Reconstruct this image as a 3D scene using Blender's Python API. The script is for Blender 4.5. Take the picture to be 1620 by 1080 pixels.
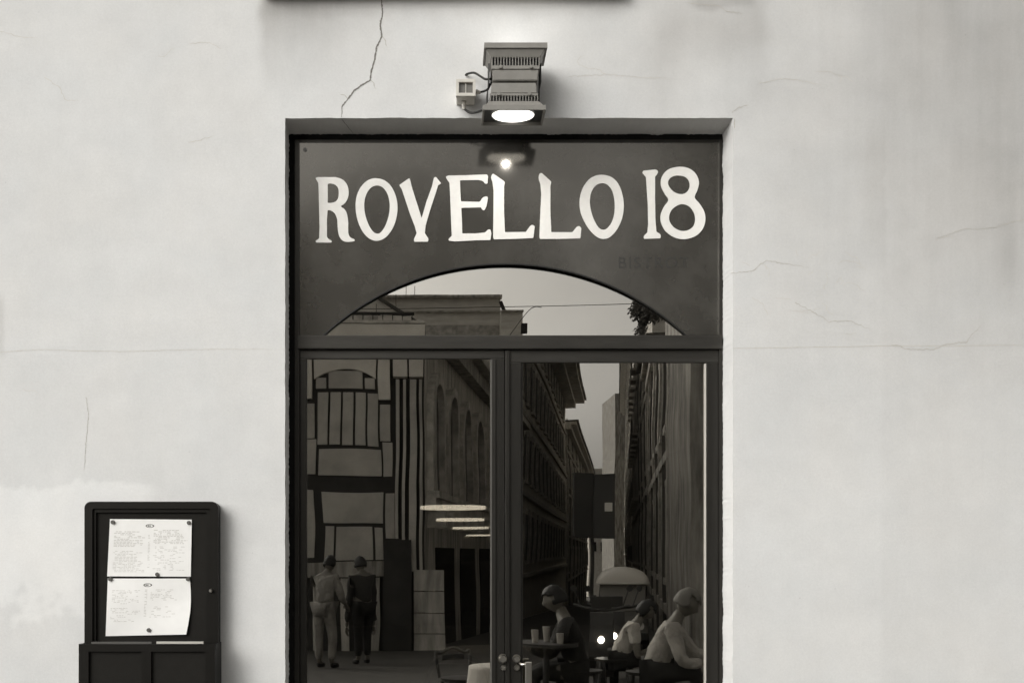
import bpy, bmesh, math, random
from mathutils import Vector, noise, Matrix

rnd = random.Random(18)
S = bpy.context.scene
for o in list(bpy.data.objects):
    bpy.data.objects.remove(o)

# ------------------------------------------------------------------ camera, light, exposure
CAMZ, CAMD, F = 1.45, 4.0, 1852.0          # eye height, distance to the wall, focal length in photo pixels
VX, VY = 700.0, 875.0                      # the point of the photo straight ahead of the lens
cam_data = bpy.data.cameras.new('camera')
cam = bpy.data.objects.new('camera', cam_data)
S.collection.objects.link(cam)
cam.location = (0, -CAMD, CAMZ)
cam.rotation_euler = (math.radians(90), 0, 0)
cam_data.sensor_width = 36
cam_data.lens = 36 * F / 1620
cam_data.shift_x = (810 - VX) / 1620
cam_data.shift_y = (VY - 540) / 1620
cam_data.clip_start = 0.05
cam_data.clip_end = 2000
S.camera = cam

SUNV = Vector((-0.62, -0.68, 0.52)).normalized()
world = bpy.data.worlds.new('World')
S.world = world
world.use_nodes = True
wn = world.node_tree.nodes
wl = world.node_tree.links
wn.clear()
sky = wn.new('ShaderNodeTexSky')
sky.sky_type = 'NISHITA'
sky.sun_disc = False
sky.sun_elevation = math.asin(SUNV.z)
sky.sun_rotation = math.atan2(SUNV.x, SUNV.y)
sky.air_density = 1.0
sky.dust_density = 6.0
bw = wn.new('ShaderNodeRGBToBW')
tint = wn.new('ShaderNodeMix'); tint.data_type = 'RGBA'; tint.blend_type = 'MULTIPLY'
tint.inputs[0].default_value = 1.0
tint.inputs[7].default_value = (1.0, 0.985, 0.945, 1)
bgn = wn.new('ShaderNodeBackground'); bgn.inputs['Strength'].default_value = 0.15
wo = wn.new('ShaderNodeOutputWorld')
wl.new(sky.outputs['Color'], bw.inputs['Color'])
wl.new(bw.outputs['Val'], tint.inputs[6])
wl.new(tint.outputs[2], bgn.inputs['Color'])
wl.new(bgn.outputs[0], wo.inputs['Surface'])

sun_data = bpy.data.lights.new('sun', 'SUN')
sun = bpy.data.objects.new('sun', sun_data)
S.collection.objects.link(sun)
sun.rotation_euler = SUNV.to_track_quat('Z', 'Y').to_euler()
sun_data.energy = 0.5
sun_data.angle = math.radians(60)
sun_data.color = (1.0, 0.985, 0.95)

S.view_settings.view_transform = 'Standard'
S.view_settings.look = 'None'
S.view_settings.exposure = 0.15
S.view_settings.gamma = 1.0
S.view_settings.use_curve_mapping = False
S.cycles.use_denoising = True
S.cycles.max_bounces = 8
S.cycles.transparent_max_bounces = 12
S.cycles.sample_clamp_indirect = 3.0

# ------------------------------------------------------------------ materials
def g(v, warm=1.0):
    """a warm grey of reflectance v, as the toned photograph shows everything"""
    return (v, v * (1 - 0.045 * warm), v * (1 - 0.13 * warm), 1)

def mat(name, v, rough=0.6, metal=0.0, spec=0.5, bump=0.0, bscale=60, var=0.0, vscale=8, warm=1.0, stretch=None, coat=0.0):
    m = bpy.data.materials.new(name)
    m.use_nodes = True
    nt = m.node_tree; N = nt.nodes; L = nt.links
    b = N['Principled BSDF']
    b.inputs['Base Color'].default_value = g(v, warm)
    b.inputs['Roughness'].default_value = rough
    b.inputs['Metallic'].default_value = metal
    b.inputs['Specular IOR Level'].default_value = spec
    b.inputs['Coat Weight'].default_value = coat
    b.inputs['Coat Roughness'].default_value = 0.08
    if bump or var:
        tc = N.new('ShaderNodeTexCoord')
        src = tc.outputs['Object']
        if stretch:
            mp = N.new('ShaderNodeMapping'); mp.inputs['Scale'].default_value = stretch
            L.new(src, mp.inputs['Vector']); src = mp.outputs['Vector']
    if var:
        n = N.new('ShaderNodeTexNoise'); n.inputs['Scale'].default_value = vscale
        n.inputs['Detail'].default_value = 7; n.inputs['Roughness'].default_value = 0.62
        L.new(src, n.inputs['Vector'])
        r = N.new('ShaderNodeMapRange'); r.inputs[1].default_value = 0.3; r.inputs[2].default_value = 0.7
        r.inputs[3].default_value = 1 - var; r.inputs[4].default_value = 1 + var
        L.new(n.outputs['Fac'], r.inputs[0])
        mx = N.new('ShaderNodeMix'); mx.data_type = 'RGBA'; mx.blend_type = 'MULTIPLY'
        mx.inputs[0].default_value = 1; mx.inputs[6].default_value = g(v, warm)
        L.new(r.outputs[0], mx.inputs[7]); L.new(mx.outputs[2], b.inputs['Base Color'])
    if bump:
        n = N.new('ShaderNodeTexNoise'); n.inputs['Scale'].default_value = bscale
        n.inputs['Detail'].default_value = 8; n.inputs['Roughness'].default_value = 0.6
        L.new(src, n.inputs['Vector'])
        bp = N.new('ShaderNodeBump'); bp.inputs['Strength'].default_value = bump; bp.inputs['Distance'].default_value = 0.004
        L.new(n.outputs['Fac'], bp.inputs['Height']); L.new(bp.outputs[0], b.inputs['Normal'])
    return m

def glass(name, refl, tint_v=0.75, rough=0.0, wav=0.0):
    m = bpy.data.materials.new(name)
    m.use_nodes = True
    nt = m.node_tree; N = nt.nodes; L = nt.links
    N.clear()
    o = N.new('ShaderNodeOutputMaterial'); mx = N.new('ShaderNodeMixShader')
    t = N.new('ShaderNodeBsdfTransparent'); t.inputs[0].default_value = g(tint_v)
    gl = N.new('ShaderNodeBsdfGlossy'); gl.inputs['Roughness'].default_value = rough
    gl.inputs['Color'].default_value = g(0.98, 0.6)
    mx.inputs[0].default_value = refl
    # faint streaks of dust on the pane change how strongly it mirrors
    tc = N.new('ShaderNodeTexCoord'); ns = N.new('ShaderNodeTexNoise'); ns.inputs['Scale'].default_value = 3
    L.new(tc.outputs['Object'], ns.inputs['Vector'])
    mr = N.new('ShaderNodeMapRange'); mr.inputs[3].default_value = refl * 0.85; mr.inputs[4].default_value = refl * 1.15
    L.new(ns.outputs['Fac'], mr.inputs[0]); L.new(mr.outputs[0], mx.inputs[0])
    if wav:
        n2 = N.new('ShaderNodeTexNoise'); n2.inputs['Scale'].default_value = 2.6; n2.inputs['Detail'].default_value = 1
        L.new(tc.outputs['Object'], n2.inputs['Vector'])
        bp = N.new('ShaderNodeBump'); bp.inputs['Strength'].default_value = wav; bp.inputs['Distance'].default_value = 0.004
        L.new(n2.outputs['Fac'], bp.inputs['Height']); L.new(bp.outputs[0], gl.inputs['Normal'])
    L.new(t.outputs[0], mx.inputs[1]); L.new(gl.outputs[0], mx.inputs[2]); L.new(mx.outputs[0], o.inputs[0])
    return m

def emit(name, s, v=1.0):
    m = bpy.data.materials.new(name)
    m.use_nodes = True
    b = m.node_tree.nodes['Principled BSDF']
    b.inputs['Base Color'].default_value = g(0.8)
    b.inputs['Emission Color'].default_value = (1, 0.97, 0.9, 1)
    b.inputs['Emission Strength'].default_value = s
    return m

def plaster_material():
    m = bpy.data.materials.new('old_white_plaster')
    m.use_nodes = True
    nt = m.node_tree; N = nt.nodes; L = nt.links
    b = N['Principled BSDF']
    b.inputs['Roughness'].default_value = 0.95
    b.inputs['Specular IOR Level'].default_value = 0.2
    tc = N.new('ShaderNodeTexCoord')
    def noi(scale, det, ro, stretch=None):
        n = N.new('ShaderNodeTexNoise'); n.inputs['Scale'].default_value = scale
        n.inputs['Detail'].default_value = det; n.inputs['Roughness'].default_value = ro
        if stretch:
            mp = N.new('ShaderNodeMapping'); mp.inputs['Scale'].default_value = stretch
            L.new(tc.outputs['Object'], mp.inputs['Vector']); L.new(mp.outputs[0], n.inputs['Vector'])
        else:
            L.new(tc.outputs['Object'], n.inputs['Vector'])
        return n.outputs['Fac']
    def rng(src, a, c, lo, hi):
        r = N.new('ShaderNodeMapRange'); L.new(src, r.inputs[0])
        for i, v in enumerate((a, c, lo, hi)): r.inputs[i + 1].default_value = v
        return r.outputs[0]
    def math_(op, a, c):
        x = N.new('ShaderNodeMath'); x.operation = op; x.use_clamp = False
        for i, v in enumerate((a, c)):
            if isinstance(v, (int, float)): x.inputs[i].default_value = v
            else: L.new(v, x.inputs[i])
        return x.outputs[0]
    dirt_shade = N.new('ShaderNodeAttribute'); dirt_shade.attribute_name = 'dirt_shade'  # stains plus shade of the recess put into the plaster colour
    pale = N.new('ShaderNodeAttribute'); pale.attribute_name = 'pale'
    big = rng(noi(1.6, 5, 0.6), 0.3, 0.7, 0.955, 1.035)
    mid = math_('MULTIPLY', rng(noi(9, 8, 0.7), 0.3, 0.7, 0.955, 1.03), rng(noi(2.5, 6, 0.65, (6, 1, 0.7)), 0.5, 0.75, 1.0, 0.985))
    fine = math_('MULTIPLY', rng(noi(120, 5, 0.75), 0.3, 0.7, 0.955, 1.035), rng(noi(320, 3, 0.8), 0.3, 0.7, 0.965, 1.03))
    streak = rng(noi(1.0, 6, 0.6, (14, 14, 0.9)), 0.3, 0.75, 0.8, 0.2)
    smudge = rng(noi(2.2, 8, 0.6), 0.3, 0.7, 0.82, 1.15)
    d1 = math_('MULTIPLY', dirt_shade.outputs['Fac'], smudge)
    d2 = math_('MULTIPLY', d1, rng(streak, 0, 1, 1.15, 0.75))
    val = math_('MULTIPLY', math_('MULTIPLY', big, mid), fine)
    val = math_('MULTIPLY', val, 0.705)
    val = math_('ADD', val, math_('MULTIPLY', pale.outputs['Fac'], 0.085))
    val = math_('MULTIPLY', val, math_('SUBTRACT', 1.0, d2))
    # scattered small pock marks
    vo = N.new('ShaderNodeTexVoronoi'); vo.inputs['Scale'].default_value = 3.1
    L.new(tc.outputs['Object'], vo.inputs['Vector'])
    spot = rng(vo.outputs['Distance'], 0.008, 0.020, 0.62, 1.0)
    v2 = N.new('ShaderNodeTexVoronoi'); v2.inputs['Scale'].default_value = 11
    L.new(tc.outputs['Object'], v2.inputs['Vector'])
    spot = math_('MULTIPLY', spot, rng(v2.outputs['Distance'], 0.012, 0.035, 0.86, 1.0))
    val = math_('MULTIPLY', val, spot)
    cr = N.new('ShaderNodeCombineColor')
    warm = rng(noi(3.2, 3, 0.5), 0.35, 0.65, 0.0, 0.02)
    dw = math_('ADD', warm, math_('MULTIPLY', d2, 0.10))
    L.new(val, cr.inputs[0])
    L.new(math_('MULTIPLY', val, math_('SUBTRACT', 1.003, math_('MULTIPLY', dw, 0.5))), cr.inputs[1])
    L.new(math_('MULTIPLY', val, math_('SUBTRACT', 1.0, dw)), cr.inputs[2])
    L.new(cr.outputs[0], b.inputs['Base Color'])
    h = math_('ADD', math_('MULTIPLY', noi(26, 10, 0.74), 1.1), math_('MULTIPLY', noi(4.5, 3, 0.5, (1, 1, 2.2)), 1.6))
    bp = N.new('ShaderNodeBump'); bp.inputs['Strength'].default_value = 0.35; bp.inputs['Distance'].default_value = 0.004
    L.new(h, bp.inputs['Height']); L.new(bp.outputs[0], b.inputs['Normal'])
    return m

M = {
    'plaster': plaster_material(),
    'crack': mat('crack_dark', 0.20, 0.95, spec=0.1),  # dark plaster tone of the open crack
    'hair': mat('hairline_crack', 0.49, 0.95, spec=0.1, var=0.12, vscale=20),
    'hair2': mat('hairline_faint', 0.60, 0.95, spec=0.1, var=0.1, vscale=20),
    'ledge': mat('ledge_stone', 0.42, 0.85, bump=0.4, bscale=40, var=0.2, vscale=12),
    'gap': mat('black_sealant', 0.006, 0.85, spec=0.2, bump=0.8, bscale=120, var=0.4, vscale=60),
    'frame': mat('painted_frame', 0.010, 0.36, bump=0.12, bscale=50, var=0.35, vscale=5, stretch=(9, 9, 1.2)),
    'rail': mat('painted_rail', 0.022, 0.38, bump=0.12, bscale=50, var=0.35, vscale=5, stretch=(1.2, 9, 9)),
    'panel': mat('sign_panel_gloss', 0.042, 0.13, var=0.35, vscale=7, bump=0.02, bscale=8),
    'ghost': mat('ghost_lettering', 0.036, 0.2, spec=1.0),
    'letter': mat('letter_white', 0.82, 0.6, var=0.05, vscale=30, bump=0.25, bscale=70, warm=0.5),
    'edge': mat('edge_line', 0.008, 0.5),
    'glass': glass('door_glass', 0.42, 0.6, wav=0.10),
    'glass2': glass('fanlight_glass', 0.48, 0.6, wav=0.03),
    'chrome': mat('brushed_steel', 0.55, 0.28, metal=1.0, bump=0.05, bscale=200),
    'bead': mat('bead_alu', 0.10, 0.4),
    'bright': mat('bead_bright', 0.5, 0.4),
    'lampbody': mat('lamp_housing', 0.235, 0.45, bump=0.1, bscale=90, var=0.12, vscale=18),
    'lampdark': mat('lamp_dark', 0.02, 0.5),
    'lens': emit('lamp_lens', 1.6),
    'lens_dim': emit('lamp_lens_up', 1.6),
    'reflector': mat('lamp_reflector', 0.5, 0.25, metal=0.9),
    'boxplastic': mat('junction_plastic', 0.62, 0.5, var=0.08, vscale=20),
    'boxwindow': mat('junction_window', 0.16, 0.2),
    'cable': mat('cable_rubber', 0.02, 0.55),
    'casing': mat('menu_case_black', 0.005, 0.45, spec=0.2, bump=0.06, bscale=80, var=0.25, vscale=8),
    'board': mat('menu_board', 0.009, 0.8, spec=0.25, bump=0.1, bscale=200, var=0.15, vscale=30),
    'paper': mat('paper', 0.84, 0.8, var=0.03, vscale=20, warm=0.25),
    'ink': mat('ink', 0.58, 0.8, warm=0.6),
    'inkdark': mat('ink_dark', 0.12, 0.8),
    'magnet': mat('magnet_grey', 0.10, 0.35),
    'leaflet': mat('leaflet_edge', 0.5, 0.7),
    'leaflet2': mat('leaflet_edge_dark', 0.08, 0.7),
    'asphalt': mat('street_stone', 0.08, 0.9, bump=0.5, bscale=80, var=0.2, vscale=3),
    'slab': mat('granite_slab', 0.20, 0.8, bump=0.3, bscale=60, var=0.15, vscale=5),
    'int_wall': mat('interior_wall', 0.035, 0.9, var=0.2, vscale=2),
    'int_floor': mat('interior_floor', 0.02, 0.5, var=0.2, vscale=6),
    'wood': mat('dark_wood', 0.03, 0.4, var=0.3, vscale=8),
    'cloth': mat('table_cloth', 0.5, 0.9),
    'pend': emit('pendant_glow', 2.6),
    'st_pale': mat('pale_stucco', 0.70, 0.9, var=0.15, vscale=1.5),
    'st_pale2': mat('weathered_stucco', 0.78, 0.9, var=0.2, vscale=0.8, stretch=(1, 1, 4)),
    'st_mid': mat('grey_stucco', 0.48, 0.9, var=0.5, vscale=1.6, stretch=(3, 3, 0.5)),
    'st_dark': mat('dark_stucco', 0.32, 0.9, var=0.6, vscale=1.6, stretch=(3, 3, 0.5)),
    'st_vdark': mat('black_stone', 0.04, 0.8, var=0.3, vscale=2),
    'st_trim': mat('stone_trim', 0.52, 0.85, var=0.4, vscale=3),
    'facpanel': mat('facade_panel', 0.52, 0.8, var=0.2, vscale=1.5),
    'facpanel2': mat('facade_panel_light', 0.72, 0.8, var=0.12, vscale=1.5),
    'winglass': mat('window_glass', 0.02, 0.08),
    'shutter': mat('shutter_paint', 0.15, 0.7),
    'roof': mat('roof_tiles', 0.10, 0.85, var=0.2, vscale=5),
    'wire': mat('wire', 0.03, 0.6),
    'cupw': mat('cup_glaze', 0.35, 0.3),
    'van_white': mat('van_white', 0.75, 0.3, coat=0.5),
    'van_roof': mat('van_roof', 0.85, 0.4),
    'van_dark': mat('van_dark', 0.03, 0.3),
    'van_glass': mat('windscreen', 0.22, 0.25),
    'tyre': mat('tyre', 0.015, 0.8),
    'headlamp': emit('headlamp_bright_spot', 14.0),  # bright spot on each scooter front drawn as a glowing disc
    'skin': mat('skin', 0.15, 0.55, warm=1.6),
    'hairm': mat('hair_dark', 0.015, 0.6),
    'hairg': mat('hair_grey', 0.16, 0.7),
    'shirt': mat('shirt_pale', 0.42, 0.85, bump=1.0, bscale=9, var=.15, vscale=6),
    'white': mat('white_cloth', 0.26, 0.85, bump=1.0, bscale=9, var=.2, vscale=6),
    'tee': mat('tee_pale', 0.55, 0.85, bump=1.0, bscale=9, var=.15, vscale=6),
    'darkcloth': mat('dark_cloth', 0.02, 0.9),
    'leaf': mat('leaf', 0.14, 0.7),
}

for k_ in ('shirt', 'white', 'tee'):
    for n_ in M[k_].node_tree.nodes:
        if n_.type == 'BUMP': n_.inputs['Distance'].default_value = 0.06
M['panel'].node_tree.nodes['Principled BSDF'].inputs['IOR'].default_value = 2.0
for k_ in ('panel', 'frame', 'rail', 'casing', 'board', 'int_floor'):
    M[k_].node_tree.nodes['Principled BSDF'].inputs['Specular Tint'].default_value = (1.0, 0.945, 0.86, 1)

# ------------------------------------------------------------------ helpers
def link(o): S.collection.objects.link(o)

def props(o, label=None, cat=None, group=None, kind=None):
    if label: o['label'] = label
    if cat: o['category'] = cat
    if group: o['group'] = group
    if kind: o['kind'] = kind
    return o

def empty(name, loc=(0, 0, 0), label=None, cat=None, group=None, kind=None, rz=0):
    o = bpy.data.objects.new(name, None)
    o.empty_display_size = 0.1
    o.location = loc; o.rotation_euler = (0, 0, rz)
    link(o)
    return props(o, label, cat, group, kind)

def obj(name, bm, m, parent=None, label=None, cat=None, group=None, kind=None, smooth=False, keep_world=True, mats=None):
    me = bpy.data.meshes.new(name)
    bmesh.ops.recalc_face_normals(bm, faces=bm.faces)
    if parent is not None and keep_world:
        bm.transform(pmat(parent).inverted())
    bm.to_mesh(me); bm.free()
    for mm in (mats or [m]): me.materials.append(mm)
    if smooth:
        for p in me.polygons: p.use_smooth = True
    o = bpy.data.objects.new(name, me)
    link(o)
    if parent is not None: o.parent = parent
    return props(o, label, cat, group, kind)

def pmat(o):
    m = Matrix.Identity(4)
    while o is not None:
        m = Matrix.LocRotScale(o.location, o.rotation_euler, o.scale) @ m
        o = o.parent
    return m

def P(px, py, Y=0.0):
    """a pixel of the photograph to the point where its ray meets the upright plane at depth Y"""
    d = CAMD + Y
    return Vector(((px - VX) * d / F, Y, CAMZ + (VY - py) * d / F))

def box(bm, x0, x1, y0, y1, z0, z1, bev=0.0):
    vs = [bm.verts.new((x, y, z)) for x in (x0, x1) for y in (y0, y1) for z in (z0, z1)]
    fs = [(0, 1, 3, 2), (4, 6, 7, 5), (0, 4, 5, 1), (2, 3, 7, 6), (0, 2, 6, 4), (1, 5, 7, 3)]
    faces = [bm.faces.new([vs[i] for i in f]) for f in fs]
    if bev:
        es = list({e for f in faces for e in f.edges})
        bmesh.ops.bevel(bm, geom=es, offset=bev, segments=2, profile=0.7, affect='EDGES')
    return bm

def B(*a, bev=0.0):
    bm = bmesh.new(); box(bm, *a, bev=bev); return bm

def pbox(px0, px1, py0, py1, Yf, thick, bev=0.0):
    """a box whose front face, at depth Yf, fills the given pixel rectangle"""
    a = P(px0, py1, Yf); b = P(px1, py0, Yf)
    return B(a.x, b.x, Yf, Yf + thick, a.z, b.z, bev=bev)

def prism(bm, pts, Y0, Y1):
    """closed outline (x,z) extruded in Y"""
    f = [bm.verts.new((x, Y0, z)) for x, z in pts]
    k = [bm.verts.new((x, Y1, z)) for x, z in pts]
    bm.faces.new(f); bm.faces.new(k[::-1])
    n = len(pts)
    for i in range(n):
        bm.faces.new((f[i], k[i], k[(i + 1) % n], f[(i + 1) % n]))
    return bm

def cyl(bm, a, b, r0, r1=None, seg=12, caps=True):
    a = Vector(a); b = Vector(b); r1 = r0 if r1 is None else r1
    q = (b - a).normalized().to_track_quat('Z', 'Y')
    ra = []; rb = []
    for i in range(seg):
        t = 2 * math.pi * i / seg
        v = Vector((math.cos(t), math.sin(t), 0))
        ra.append(bm.verts.new(a + q @ (v * r0))); rb.append(bm.verts.new(b + q @ (v * r1)))
    for i in range(seg):
        bm.faces.new((ra[i], ra[(i + 1) % seg], rb[(i + 1) % seg], rb[i]))
    if caps:
        bm.faces.new(ra[::-1]); bm.faces.new(rb)
    return bm

def C(*a, **k):
    bm = bmesh.new(); cyl(bm, *a, **k); return bm

def tube(bm, pts, r, seg=8):
    pts = [Vector(p) for p in pts]
    rings = []
    for i, p in enumerate(pts):
        d = (pts[min(i + 1, len(pts) - 1)] - pts[max(i - 1, 0)]).normalized()
        q = d.to_track_quat('Z', 'Y')
        rings.append([bm.verts.new(p + q @ Vector((math.cos(2 * math.pi * k / seg) * r, math.sin(2 * math.pi * k / seg) * r, 0))) for k in range(seg)])
    for i in range(len(rings) - 1):
        for k in range(seg):
            bm.faces.new((rings[i][k], rings[i][(k + 1) % seg], rings[i + 1][(k + 1) % seg], rings[i + 1][k]))
    bm.faces.new(rings[0][::-1]); bm.faces.new(rings[-1])
    return bm

def spline(pts, n=8):
    """Catmull-Rom through the points"""
    pts = [Vector(p) for p in pts]
    out = []
    for i in range(len(pts) - 1):
        p0 = pts[max(i - 1, 0)]; p1 = pts[i]; p2 = pts[i + 1]; p3 = pts[min(i + 2, len(pts) - 1)]
        for k in range(n):
            t = k / n
            out.append(0.5 * ((2 * p1) + (p2 - p0) * t + (2 * p0 - 5 * p1 + 4 * p2 - p3) * t * t + (3 * p1 - p0 - 3 * p2 + p3) * t ** 3))
    out.append(pts[-1])
    return out

def chaikin(pts, it=2):
    for _ in range(it):
        o = []
        for i in range(len(pts)):
            a = pts[i]; b = pts[(i + 1) % len(pts)]
            o.append((a[0] * .75 + b[0] * .25, a[1] * .75 + b[1] * .25))
            o.append((a[0] * .25 + b[0] * .75, a[1] * .25 + b[1] * .75))
        pts = o
    return pts

def outline_mesh(name, loops, Y, thick):
    """filled outline with holes from loops of (x,z), made with a filled curve, front face at Y"""
    cu = bpy.data.curves.new(name, 'CURVE')
    cu.dimensions = '2D'; cu.fill_mode = 'BOTH'; cu.extrude = thick / 2
    for lp in loops:
        sp = cu.splines.new('POLY'); sp.points.add(len(lp) - 1)
        for i, (x, z) in enumerate(lp): sp.points[i].co = (x, z, 0, 1)
        sp.use_cyclic_u = True
    t = bpy.data.objects.new('tmp', cu); link(t)
    dg = bpy.context.evaluated_depsgraph_get()
    me = bpy.data.meshes.new_from_object(t.evaluated_get(dg))
    bpy.data.objects.remove(t); bpy.data.curves.remove(cu)
    bm = bmesh.new(); bm.from_mesh(me); bpy.data.meshes.remove(me)
    bm.transform(Matrix.Translation((0, Y + thick / 2, 0)) @ Matrix.Rotation(math.radians(90), 4, 'X'))
    return bm

# ------------------------------------------------------------------ the ground
GY0 = -4.0
def gz(y): return 0.0 if y > GY0 else (y - GY0) * 0.033
bm = bmesh.new()
ys = [30, 0.2, -2.4, GY0, -40, -90, -200, -600]
xs = [-400, -60, -12, 0, 12, 60, 400]
vv = [[bm.verts.new((x, y, gz(y))) for x in xs] for y in ys]
for i in range(len(ys) - 1):
    for j in range(len(xs) - 1):
        bm.faces.new((vv[i][j], vv[i][j + 1], vv[i + 1][j + 1], vv[i + 1][j]))
obj('ground', bm, M['asphalt'], kind='structure')
pav = empty('pavement', (0, 0, 0), kind='structure')
bm = B(-8, 8, -2.45, 0.12, -0.2, 0.10); obj('pavement_bed', bm, M['asphalt'], pav)
slab_me = None
for i in range(13):
    for j in range(3):
        if slab_me is None:
            o = obj('paving_slab', B(0, 1.19, -0.79, 0, 0.0, 0.03, bev=0.004), M['slab'], pav); slab_me = o.data
        else:
            o = bpy.data.objects.new('paving_slab', slab_me); link(o); o.parent = pav
        o.location = (-7.8 + i * 1.2 - (0.6 if j == 1 else 0), -0.02 - j * 0.8, 0.1 + rnd.uniform(0, 0.003))

# ------------------------------------------------------------------ our building: plaster wall with the recess
OX0, OX1 = P(451, 0).x, P(1159.5, 0).x
OZ1 = P(0, 187).z
bld = empty('building', (0, 0, 0), 'weathered white plaster facade, cracked and stained, around the dark recessed double door', 'building')

def sm(a, b, x):
    t = max(0.0, min(1.0, (x - a) / (b - a) if a != b else float(x > a)))
    return t * t * (3 - 2 * t)

def darkening_at(px, py):
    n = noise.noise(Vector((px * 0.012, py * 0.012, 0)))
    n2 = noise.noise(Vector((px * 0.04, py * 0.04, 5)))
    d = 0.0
    # darker patch and band below the ledge, hard left edge at about 412
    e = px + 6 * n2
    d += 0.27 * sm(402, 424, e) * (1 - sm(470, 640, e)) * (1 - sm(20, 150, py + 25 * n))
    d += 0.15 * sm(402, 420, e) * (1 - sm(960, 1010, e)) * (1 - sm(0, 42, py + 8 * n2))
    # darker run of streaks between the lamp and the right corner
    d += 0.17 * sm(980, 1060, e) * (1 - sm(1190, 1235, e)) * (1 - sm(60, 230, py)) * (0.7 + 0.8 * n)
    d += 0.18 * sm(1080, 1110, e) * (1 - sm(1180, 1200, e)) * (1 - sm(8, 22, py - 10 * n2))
    # greyer towards the upper right
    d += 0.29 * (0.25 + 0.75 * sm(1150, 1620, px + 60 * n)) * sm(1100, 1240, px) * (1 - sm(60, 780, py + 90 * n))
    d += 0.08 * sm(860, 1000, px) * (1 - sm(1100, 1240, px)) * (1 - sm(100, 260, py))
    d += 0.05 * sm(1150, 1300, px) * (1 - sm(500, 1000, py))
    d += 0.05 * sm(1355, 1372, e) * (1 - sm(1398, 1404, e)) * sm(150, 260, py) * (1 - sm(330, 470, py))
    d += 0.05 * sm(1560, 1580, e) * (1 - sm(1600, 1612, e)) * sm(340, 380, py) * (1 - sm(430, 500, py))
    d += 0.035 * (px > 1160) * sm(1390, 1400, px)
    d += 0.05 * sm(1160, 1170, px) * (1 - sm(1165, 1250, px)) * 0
    # darker bar at the left edge
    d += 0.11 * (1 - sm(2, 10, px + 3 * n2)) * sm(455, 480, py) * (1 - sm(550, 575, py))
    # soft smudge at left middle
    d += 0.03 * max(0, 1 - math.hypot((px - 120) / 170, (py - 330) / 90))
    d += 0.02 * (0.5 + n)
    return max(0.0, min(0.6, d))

def pale_at(px, py):
    n = noise.noise(Vector((px * 0.02, py * 0.02, 9))) + 0.6 * noise.noise(Vector((px * 0.07, py * 0.07, 3)))
    top = 772 + 16 * n - 12 * math.exp(-((px - 190) / 60) ** 2)
    bot = 960 - 55 * math.exp(-((px - 60) / 30) ** 2) * 0 + 40 * n
    right = 262 + 25 * n
    v = sm(top - 4, top + 6, py) * (1 - sm(bot - 12, bot + 18, py)) * (1 - sm(right - 40, right + 5, px))
    return v

xs = [-28, -14, -7, -4, -2.5]  # far ends unseen, widened to bounce sun onto the houses opposite
x = -1.62
while x < 2.15: xs.append(x); x += 0.0105
xs += [2.5, 3.5, 7, 14, 28]
zs = [0.02, 0.3, 0.6]
z = 0.85
while z < 3.5: zs.append(z); z += 0.0105
zs += [3.7, 4.2, 6, 9, 14]  # upper wall unseen, raised for the same bounce
# grid lines snap to the opening
def snap(arr, v):
    i = min(range(len(arr)), key=lambda k: abs(arr[k] - v)); arr[i] = v; return i
i0 = snap(xs, OX0); i1 = snap(xs, OX1); k1 = snap(zs, OZ1)
bm = bmesh.new()
la = bm.verts.layers.float.new('dirt_shade'); lp = bm.verts.layers.float.new('pale')
grid = {}
def wob(i, k):
    x, z = xs[i], zs[k]
    y = 0.0016 * noise.noise(Vector((x * 2.2, z * 2.2, 0))) + 0.0007 * noise.noise(Vector((x * 11, z * 11, 4)))
    if (i in (i0, i1) and k <= k1):
        x += 0.0022 * noise.noise(Vector((z * 9, i, 1))) + 0.0012 * noise.noise(Vector((z * 40, i, 2)))
    if k == k1 and i0 <= i <= i1:
        z += 0.0022 * noise.noise(Vector((x * 9, 3, 1))) + 0.0012 * noise.noise(Vector((x * 40, 6, 2)))
    return x, y, z
for i in range(len(xs)):
    for k in range(len(zs)):
        if i0 < i < i1 and k < k1: continue
        x, y, z = wob(i, k)
        v = bm.verts.new((x, y, z))
        px = VX + x * F / CAMD; py = VY - (z - CAMZ) * F / CAMD
        v[la] = darkening_at(px, py); v[lp] = pale_at(px, py)
        grid[i, k] = v
for i in range(len(xs) - 1):
    for k in range(len(zs) - 1):
        if i0 <= i < i1 and k < k1: continue
        bm.faces.new((grid[i, k], grid[i + 1, k], grid[i + 1, k + 1], grid[i, k + 1]))
obj('plaster_wall', bm, M['plaster'], bld, smooth=True)

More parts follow.
